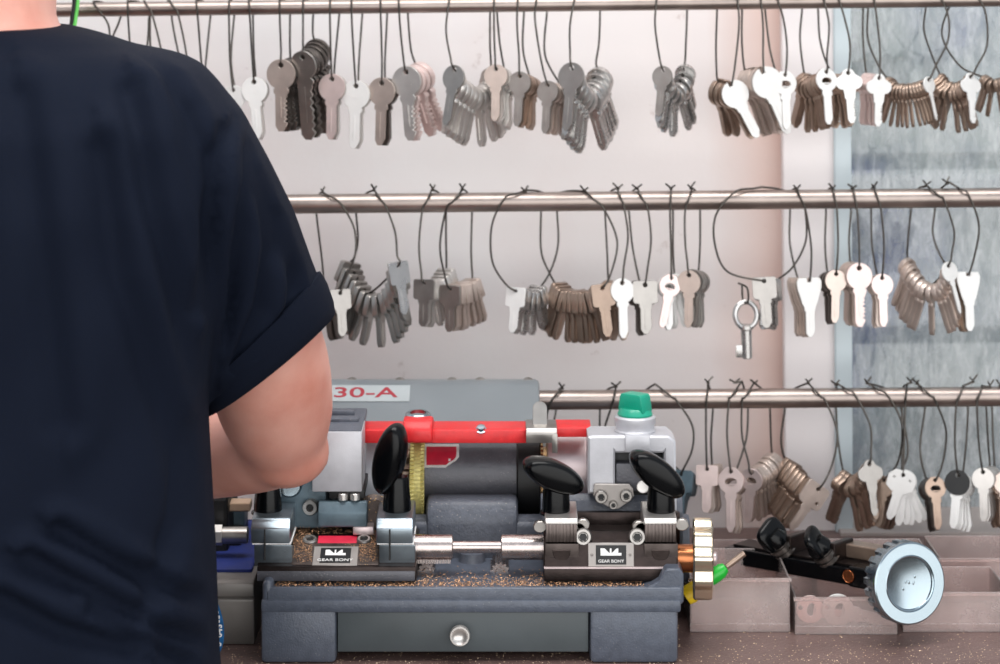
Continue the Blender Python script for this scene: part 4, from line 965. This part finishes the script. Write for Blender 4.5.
def loose(kind, m, px, py, d, rot, sc, label, zface=0):
    o = bpy.data.objects.new('key_blank', key_mesh(kind, m)); COL.objects.link(o)
    o.matrix_world = Matrix.Translation(P(px,py,d)) @ Matrix.Rotation(-.10,4,'X') @ Matrix.Rotation(math.radians(rot),4,'Y') @ Matrix.Scale(sc,4)
    tag(o, label, 'key blank', 'loose key blanks in the tray')
loose('eye','bright', 830, 608, 1.7205, -77, .98, 'pale key with slotted bow lying nearest the viewer inside the clear tray')
loose('eye','pink', 803, 608, 1.7240, -80, .86, 'dim key half hidden behind the paler one inside the clear tray')
# screwdriver poking out behind the handwheel
b = MB(); a, c = P(690,594,1.712), P(722,570,1.716); dirv = (c-a).normalized()
sd = empty('screwdriver', a, 'small screwdriver with green and yellow handle behind the shiny handwheel', 'screwdriver')
b.lathe(c-dirv*.012, dirv, [(0,-.002),(.0046,-.001),(.0056,.004),(.0054,.011),(.0036,.015),(0,.016)], 20); part(b, 'handle', 'green2', sd)
b = MB(); b.lathe(a-dirv*.004, dirv, [(0,0),(.006,0),(.007,.004),(.0065,.010),(.0045,.013),(.0045,.020),(0,.020)], 20); part(b, 'handle_end', 'yellow', sd, label='yellow handle end')
b = MB(); b.cyl(c+dirv*.004, c+dirv*.020, .0022, seg=12); part(b, 'shank', 'brown', sd)

# ------------------------------------------------------------------ dark machine behind the shirt
md = empty('bench_machine', (X(200,1.70), 1.76, CT), 'dark second machine on a grey metal base, mostly hidden behind the shirt', 'machine')
d = 1.688
zb_, zt_ = CT+.0002, Z(581,d)
b = MB(); b.prism([(d+.004,zb_),(d,Z(600,d)),(d+.002,Z(598,d)),(d-.001,Z(597,d)),(d-.001,Z(583,d)),(d+.004,zt_),(1.86,zt_),(1.86,zb_)], X(145,d), X(254,d), .001); part(b, 'metal_base', 'box', md)
b = MB(); b.box(X(150,1.71), X(252,1.71), 1.71, 1.85, zt_, Z(570,1.71), .002); part(b, 'blue_pad', 'blued', md, None)
b = MB(); b.box(X(180,1.75), X(226,1.75), 1.76, 1.83, Z(570,1.75), Z(500,1.75), .003); b.box(X(160,1.77), X(240,1.77), 1.775, 1.83, Z(560,1.77), Z(535,1.77), .003); part(b, 'machine_body', 'blackr', md, None)
b = MB(); b.cyl(P(210,535,1.745), P(248,535,1.745), .0060, seg=20, bev=.0005); part(b, 'machine_rod', 'steel', md)
b = MB(); b.lathe(P(214,535,1.744), (1,0,0), [(0,0),(.0075,0),(.0075,.006),(0,.006)], 6); part(b, 'machine_nut', 'nickel', md, 10)
b = MB(); b.box(X(226,1.76), X(248,1.76), 1.775, 1.79, Z(517,1.76), Z(508,1.76), .001); part(b, 'tan_bar', 'tanbar', md, None)
b = MB(); b.box(X(180,1.785), X(242,1.785), 1.80, 1.83, Z(560,1.785), Z(512,1.785), .003); part(b, 'machine_back', 'bluegrey', md, None)

# ------------------------------------------------------------------ cord by the neck
b = MB(); pts = catmull([P(80,-560,1.905), P(79,-200,1.9), P(77,-20,1.9), P(74,20,1.9), P(70,60,1.9), P(66,300,1.905), P(60,560,1.91), P(58,690,1.9)], 8)
cd = empty('hanging_cable', pts[0], 'thin black and green cable hanging down beside the neck', 'cable')
b.tube([p+Vector((-.0016,0,0)) for p in pts], .0017, 8); part(b, 'black_strand', 'cordb', cd)
b = MB(); b.tube([p+Vector((.0014,-.0006,0)) for p in pts], .0014, 8); part(b, 'green_strand', 'cordg', cd)

# ------------------------------------------------------------------ person
SX = X(-42, 1.45)
def voxel(mb, vox, it=6, fac=.5):
    me = bpy.data.meshes.new('vx'); mb.bm.to_mesh(me); mb.bm.free()
    o = bpy.data.objects.new('vx', me); COL.objects.link(o)
    m = o.modifiers.new('r', 'REMESH'); m.mode = 'VOXEL'; m.voxel_size = vox
    s_ = o.modifiers.new('s', 'SMOOTH'); s_.iterations = it; s_.factor = fac
    dg = bpy.context.evaluated_depsgraph_get(); r = bpy.data.meshes.new_from_object(o.evaluated_get(dg))
    bpy.data.objects.remove(o); bpy.data.meshes.remove(me); return r
def sring(cx, cy, z, a, bq, e=2.4, n=48):
    out = []
    for k in range(n):
        t = 2*PI*k/n; c, s_ = math.cos(t), math.sin(t)
        out.append(Vector((cx+a*math.copysign(abs(c)**(2/e), c), cy+bq*math.copysign(abs(s_)**(2/e), s_), z)))
    return out
def mesh_obj(me, name, m, parent, org):
    me.transform(Matrix.Translation(-Vector(org))); me.materials.clear(); me.materials.append(M[m])
    me.polygons.foreach_set('use_smooth', [True]*len(me.polygons))
    o = bpy.data.objects.new(name, me); COL.objects.link(o)
    if parent is not None: o.parent = parent
    ORG[o.name] = Vector(org); return o
mirror = lambda p: Vector((2*SX-p.x, p.y, p.z))
person_org = Vector((SX, 1.45, 0))
zz = lambda py: Z(py, 1.45)
# --- body, one continuous skin
b = MB()
rows = [(-10,.054,.056,1.475),(8,.054,.056,1.47),(24,.055,.057,1.465),(36,.062,.060,1.46),(48,.088,.062,1.458),(62,.125,.066,1.455),(80,.146,.078,1.452),(120,.156,.090,1.45),(200,.158,.100,1.45),(350,.144,.104,1.45),(480,.143,.106,1.45),(664,.147,.110,1.452),(860,.155,.112,1.455),(960,.150,.105,1.455)]
b.rings([sring(SX, cy, zz(py), a*(.90 if py > 50 else 1), q*(.86 if py > 50 else 1)) for py, a, q, cy in rows])
# head: skull, jaw, nose, ears
hcz = zz(-175); hcx, hcy = SX, 1.495
b.ball((hcx,hcy,hcz), .077, .096, .112); b.ball((hcx,hcy+.028,hcz-.062), .054, .058, .056)
b.tube([(SX,1.475,zz(10)),(SX,1.485,hcz-.05)], [.054,.054], 24)
b.ball((hcx,hcy+.100,hcz-.022), .013, .018, .016); b.ball((hcx,hcy+.092,hcz-.004), .009, .012, .026)
b.ball((hcx,hcy+.082,hcz-.060), .022, .012, .006)
for sx in (-1,1): b.ball((hcx+sx*.080,hcy-.004,hcz-.012), .010, .019, .031)
armp = [(190,160,1.466,.034),(212,222,1.484,.034),(242,292,1.518,.0395),(266,365,1.556,.0415),(277,412,1.584,.0375),(282,440,1.602,.0300)]
fore = [(282,438,1.604,.0300),(262,444,1.622,.0325),(225,453,1.645,.0305),(180,464,1.668,.0275),(110,492,1.695,.0225),(45,535,1.722,.0185)]
def chain(c, f): return [f(P(x,y,dd)) for x, y, dd, r in c], [r for *_, r in c]
wr = P(45,535,1.722)
mirror2 = lambda p: Vector((2*SX-p.x-.17*max(0, p.y-1.604)/.118, p.y, p.z))
for f in (lambda p: p, mirror2):
    for c in (armp, fore):
        pp, rr = chain(c, f); n_ = len(catmull(pp,5)); rs = list(np.interp(np.linspace(0,len(rr)-1,n_), range(len(rr)), rr))
        b.tube(catmull(pp,5), rs, 20)
    b.ball(f(P(286,452,1.604)), .030, .030, .024)
    # hand resting on the counter: palm, four fingers and a thumb
    hd = Vector((-.42,.85,-.30)).normalized() if f(wr) == wr else Vector((.12,.90,-.32)).normalized()
    side = hd.cross(Vector((0,0,1))).normalized(); inn = side if (f(wr) == wr) else -side
    w0_ = f(wr); b.tube([w0_, w0_+hd*.035, w0_+hd*.070], [.019,.026,.024], 16)
    kb = w0_+hd*.072
    for k, ln in enumerate((.066,.076,.070,.054)):
        s0 = kb+inn*((1.5-k)*.0185); dn = Vector((0,0,-1))
        p1 = s0+hd*ln*.42+dn*.001; p2 = p1+hd*ln*.30+dn*.007; p3 = p2+hd*ln*.18+dn*.009
        b.tube([s0-hd*.015, s0, p1, p2, p3], [.0095,.0095,.0088,.0080,.0062], 12)
    t0 = w0_+hd*.018+inn*.020; b.tube([t0, t0+inn*.022+hd*.022-Vector((0,0,.006)), t0+inn*.026+hd*.048-Vector((0,0,.014))], [.013,.0105,.008], 12)
# legs
for sx in (-1,1):
    b.tube([(SX+sx*.078,1.455,zz(900)),(SX+sx*.085,1.45,.72),(SX+sx*.09,1.455,.47),(SX+sx*.092,1.44,.28),(SX+sx*.094,1.43,.09)], [.082,.074,.054,.050,.036], 20)
    b.tube([(SX+sx*.094,1.41,.045),(SX+sx*.098,1.50,.035),(SX+sx*.10,1.555,.028)], [.036,.034,.024], 14)
body = mesh_obj(voxel(b, .0048, 8), 'person', 'skin', None, person_org); body.location = person_org
tag(body, 'person in a dark navy T-shirt seen from behind, right arm bent over the machine', 'person')
# hair, eyes, trousers, shoes
b = MB()
b.ball((hcx,hcy-.010,hcz+.022), .084, .100, .104); b.ball((hcx,hcy-.026,hcz-.020), .079, .084, .085)
hair = mesh_obj(voxel(b, .006, 3), 'hair', 'hair', body, person_org)
for sx in (-1,1):
    b = MB(); b.ball((hcx+sx*.032,hcy+.076,hcz+.002), .013, .010, .008); e = part(b, 'eye', 'eyew', body)
    b = MB(); b.ball((hcx+sx*.032,hcy+.0845,hcz+.002), .0055, .003, .0055); part(b, 'iris', 'pupil', e)
b = MB()
b.rings([sring(SX,1.455,z,a,q) for z,a,q in ((zz(800),.150,.108),(zz(900),.163,.120),(zz(1000),.164,.118),(zz(1080),.150,.108))])
for sx in (-1,1): b.tube([(SX+sx*.080,1.455,zz(980)),(SX+sx*.085,1.45,.70),(SX+sx*.09,1.455,.47),(SX+sx*.092,1.44,.28),(SX+sx*.094,1.43,.055)], [.090,.088,.070,.062,.058], 24)
mesh_obj(voxel(b, .007, 6), 'trousers', 'trous', body, person_org)
for sx in (-1,1):
    b = MB(); b.tube([(SX+sx*.094,1.385,.042),(SX+sx*.094,1.42,.046),(SX+sx*.097,1.50,.042),(SX+sx*.10,1.56,.034),(SX+sx*.10,1.585,.028)], [.030,.040,.042,.038,.024], 18)
    b.box(SX+sx*.097-.042, SX+sx*.097+.042, 1.37, 1.60, 0.0, .016, .007)
    mesh_obj(voxel(b, .005, 4), 'shoe', 'shoe', body, person_org)
# --- T-shirt
b = MB()
rows = [(27,.0625,.0620,1.466),(36,.0860,.066,1.463),(46,.104,.068,1.46),(54,.132,.074,1.457),(64,.146,.080,1.455),(85,.158,.088,1.453),(125,.166,.099,1.45),(200,.167,.109,1.45),(300,.158,.112,1.45),(400,.1495,.113,1.45),(480,.1520,.114,1.45),(560,.1545,.117,1.451),(664,.1565,.120,1.452),(760,.162,.122,1.453),(860,.168,.124,1.455)]
b.rings([sring(SX, cy, zz(py), a, q, 2.5, 64) for py, a, q, cy in rows])
SL = [((190,105),(14,-38),1.452,.060),((213,149),(27,-40),1.457,.064),((236,206),(33,-44),1.472,.064),((248,262),(45,-53),1.496,.062),((258,322),(56,-55),1.522,.060),((266,350),(61,-51),1.535,.058)]
def sl_ring(c, a, dd, rd, f, n=40, grow=1.0):
    C = P(c[0], c[1], dd); A = (P(c[0]+a[0], c[1]+a[1], dd)-C)*grow
    Bv = Vector((0, rd*grow, 0)); nrm = A.cross(Bv).normalized()
    return [f(C+A*math.cos(2*PI*k/n)+Bv*math.sin(2*PI*k/n)) for k in range(n)]
for f in (lambda p: p, mirror):
    b.rings([sl_ring(*r, f) for r in SL])
sm = voxel(b, .0036, 22)
# folds: creases given as lines on the cloth (frame of the back seen square on), width and depth
nv_ = len(sm.vertices); co = np.empty(nv_*3); sm.vertices.foreach_get('co', co); co = co.reshape(-1,3)
no = np.empty(nv_*3); sm.vertices.foreach_get('normal', no); no = no.reshape(-1,3)
u_ = co[:,0]/co[:,1]*F+500; v_ = (ZC-co[:,2])/co[:,1]*F+HY
fac = np.clip((-no[:,1]-.08)/.5, 0, 1)
folds = [([(236,112),(222,165),(214,240),(209,330),(207,400)], 5, .0050), ([(224,130),(208,220),(200,310)], 9, .0035), ([(250,150),(246,230),(232,300),(214,360)], 8, .0040),
 ([(262,175),(272,250),(262,310),(232,362)], 9, .0035), ([(280,215),(296,270),(290,310),(262,345)], 8, .0030), ([(240,120),(262,190),(286,260),(306,300)], 9, .0026),
 ([(130,90),(150,200),(176,300),(196,380)], 14, .0035), ([(100,150),(120,280),(170,420),(200,520)], 16, .0030), ([(195,430),(180,520),(150,600)], 12, .0030),
 ([(30,560),(90,590),(150,625),(200,640)], 10, .0045), ([(60,530),(120,565),(180,592),(216,600)], 10, .0040), ([(0,600),(60,630),(130,650)], 11, .0040), ([(90,610),(140,640),(190,662)], 8, .0030),
 ([(20,100),(40,250),(60,420)], 18, .0025), ([(208,400),(206,470),(214,560)], 9, .0025), ([(150,60),(190,110),(214,170)], 10, .0025)]
dsp = np.zeros(nv_)
for pl_, wd_, dp in folds:
    dm = np.full(nv_, 1e9); sg = np.zeros(nv_)
    for (x0,y0),(x1,y1) in zip(pl_, pl_[1:]):
        dx, dy = x1-x0, y1-y0; L2 = dx*dx+dy*dy
        t = np.clip(((u_-x0)*dx+(v_-y0)*dy)/L2, 0, 1)
        ex, ey = u_-(x0+t*dx), v_-(y0+t*dy); dd_ = np.hypot(ex, ey)
        k = dd_ < dm; dm[k] = dd_[k]; sg[k] = np.sign(ex*dy-ey*dx)[k]
    dsp += dp*(-np.exp(-(dm/wd_)**2)+.65*np.exp(-((dm*sg-1.7*wd_)/(wd_*1.1))**2))
dsp += .0010*np.sin(u_*.045+v_*.012)*np.sin(v_*.02)
co += no*(np.clip(dsp*2.2, -.0075, .0045)*fac)[:,None]
sm.vertices.foreach_set('co', co.ravel()); sm.update()
shirt = mesh_obj(sm, 'shirt', 'shirt', body, person_org); shirt['label'] = 'dark navy short-sleeved T-shirt'
# rolled cuffs
for f in (lambda p: p, mirror):
    b = MB()
    cf = [((259.5,328),(57,-54),1.525,.0605,1.0),((260,329),(58,-54),1.526,.0615,1.035),((264,340),(60.5,-52.5),1.531,.061,1.045),((268,355),(62.5,-50),1.538,.060,1.045),((270,364),(63.5,-48.5),1.542,.059,1.025),((270,365),(62,-47.5),1.542,.058,.985),((268,358),(60,-48),1.540,.057,.95)]
    b.rings([sl_ring(c,a,dd,rd,f,64,g) for c,a,dd,rd,g in cf], False)
    o = b.build('sleeve_cuff', 'shirt', shirt, person_org, 60); o['label'] = 'rolled sleeve cuff'
# collar rib
b = MB(); ring = sring(SX,1.466,0,.0630,.0615,2.1,60)
loop = []
for k, p in enumerate(ring):
    t = 2*PI*k/60; loop.append(Vector((p.x, p.y, zz(29)-.0025+.010*min(0,-math.sin(t))*.9)))
b.rings([[p+Vector(((p.x-SX)*.10,(p.y-1.466)*.10,-.011)) for p in loop], [p+Vector(((p.x-SX)*.085,(p.y-1.466)*.085,-.006)) for p in loop], [p+Vector(((p.x-SX)*.05,(p.y-1.466)*.05,.0012)) for p in loop], [p+Vector(((p.x-SX)*.0,(p.y-1.466)*.0,.0016)) for p in loop], [p+Vector((-(p.x-SX)*.03,-(p.y-1.466)*.03,-.004)) for p in loop]], False)
o = b.build('collar', 'shirt', shirt, person_org, 60)
# lanyard ribbon with lettering at the waist
lan = empty('lanyard', P(216,636,1.575), 'blue ribbon with white lettering hanging beside the shirt hem', 'lanyard')
cx_ = catmull([P(-25,58,1.545), P(15,120,1.566), P(80,230,1.580), P(140,360,1.586), P(180,480,1.584), P(198,555,1.578), P(206,590,1.575), P(217,606,1.575), P(222,625,1.575), P(222,642,1.575), P(218,655,1.575), P(212,668,1.577), P(204,690,1.58)], 8)
b = MB(); bm = b.bm; rws = []
for p in cx_: rws.append([bm.verts.new(p+Vector((-.0125,.004,0))), bm.verts.new(p+Vector((-.002,-.0005,0))), bm.verts.new(p+Vector((.0008,.002,0)))])
for A, B2 in zip(rws, rws[1:]):
    bm.faces.new((A[0],A[1],B2[1],B2[0])); bm.faces.new((A[1],A[2],B2[2],B2[1]))
bmesh.ops.solidify(bm, geom=bm.faces[:], thickness=.0008); bmesh.ops.recalc_face_normals(bm, faces=bm.faces[:])
part(b, 'ribbon', 'lany', lan)
b = MB(); txt = "B'S 043-50"
for k, ch in enumerate(reversed(txt)):
    if ch == ' ': continue
    t = (k+.5)/len(txt); py = 610+t*46; px = np.interp(py, [606,625,642,655], [217,222,222,218])-2.6
    b.text(ch, .0052, Matrix.Translation(P(px,py,1.5735)) @ Matrix.Rotation(math.radians(-90+np.interp(py,[606,632,655],[12,0,-16])),4,'Y'), .0001, 1, .0002)
part(b, 'lettering', 'white', lan, None)

# ------------------------------------------------------------------ light
W = bpy.data.worlds.new('daylight'); SC.world = W; W.use_nodes = True
wn = W.node_tree.nodes; wl_ = W.node_tree.links; bg = wn['Background']
tc = wn.new('ShaderNodeTexCoord'); sx = wn.new('ShaderNodeSeparateXYZ'); wl_.new(tc.outputs['Generated'], sx.inputs[0])
cr_ = wn.new('ShaderNodeValToRGB'); mr = wn.new('ShaderNodeMapRange'); mr.inputs['From Min'].default_value = -1; wl_.new(sx.outputs[2], mr.inputs['Value']); wl_.new(mr.outputs[0], cr_.inputs[0])
e = cr_.color_ramp.elements; e[0].position = .40; e[0].color = (.10,.085,.08,1); e[1].position = .62; e[1].color = (.80,.86,.95,1)
wl_.new(cr_.outputs[0], bg.inputs[0]); bg.inputs[1].default_value = .82
def area(name, loc, target, sx_, sy_, power, col=(1,1,1)):
    l = bpy.data.lights.new(name, 'AREA'); l.shape = 'RECTANGLE'; l.size = sx_; l.size_y = sy_; l.energy = power; l.color = col
    o = bpy.data.objects.new(name, l); COL.objects.link(o); o.location = loc
    o.rotation_euler = (Vector(target)-Vector(loc)).to_track_quat('-Z','Y').to_euler(); return o
area('shopfront_daylight', (.7,-1.6,1.45), (0,1.9,1.2), 7.5, 2.7, 150, (1,.985,.96))
area('overhead_lamp', (.1,1.35,2.7), (.1,1.8,1.2), 1.6, .8, 30, (1,.98,.95))

cam = bpy.data.cameras.new('camera'); co_ = bpy.data.objects.new('camera', cam); COL.objects.link(co_)
co_.location = (0,0,ZC); co_.rotation_euler = (PI/2,0,0)
cam.sensor_width = 36; cam.lens = F*36/1000; cam.shift_y = -(332-HY)/1000
cam.dof.use_dof = True; cam.dof.focus_distance = 1.63; cam.dof.aperture_fstop = 10.0
SC.camera = co_
SC.view_settings.view_transform = 'Standard'; SC.view_settings.look = 'None'; SC.view_settings.gamma = 1
SC.view_settings.use_curve_mapping = False; SC.view_settings.exposure = -0.10
SC.cycles.max_bounces = 6; SC.cycles.transparent_max_bounces = 12
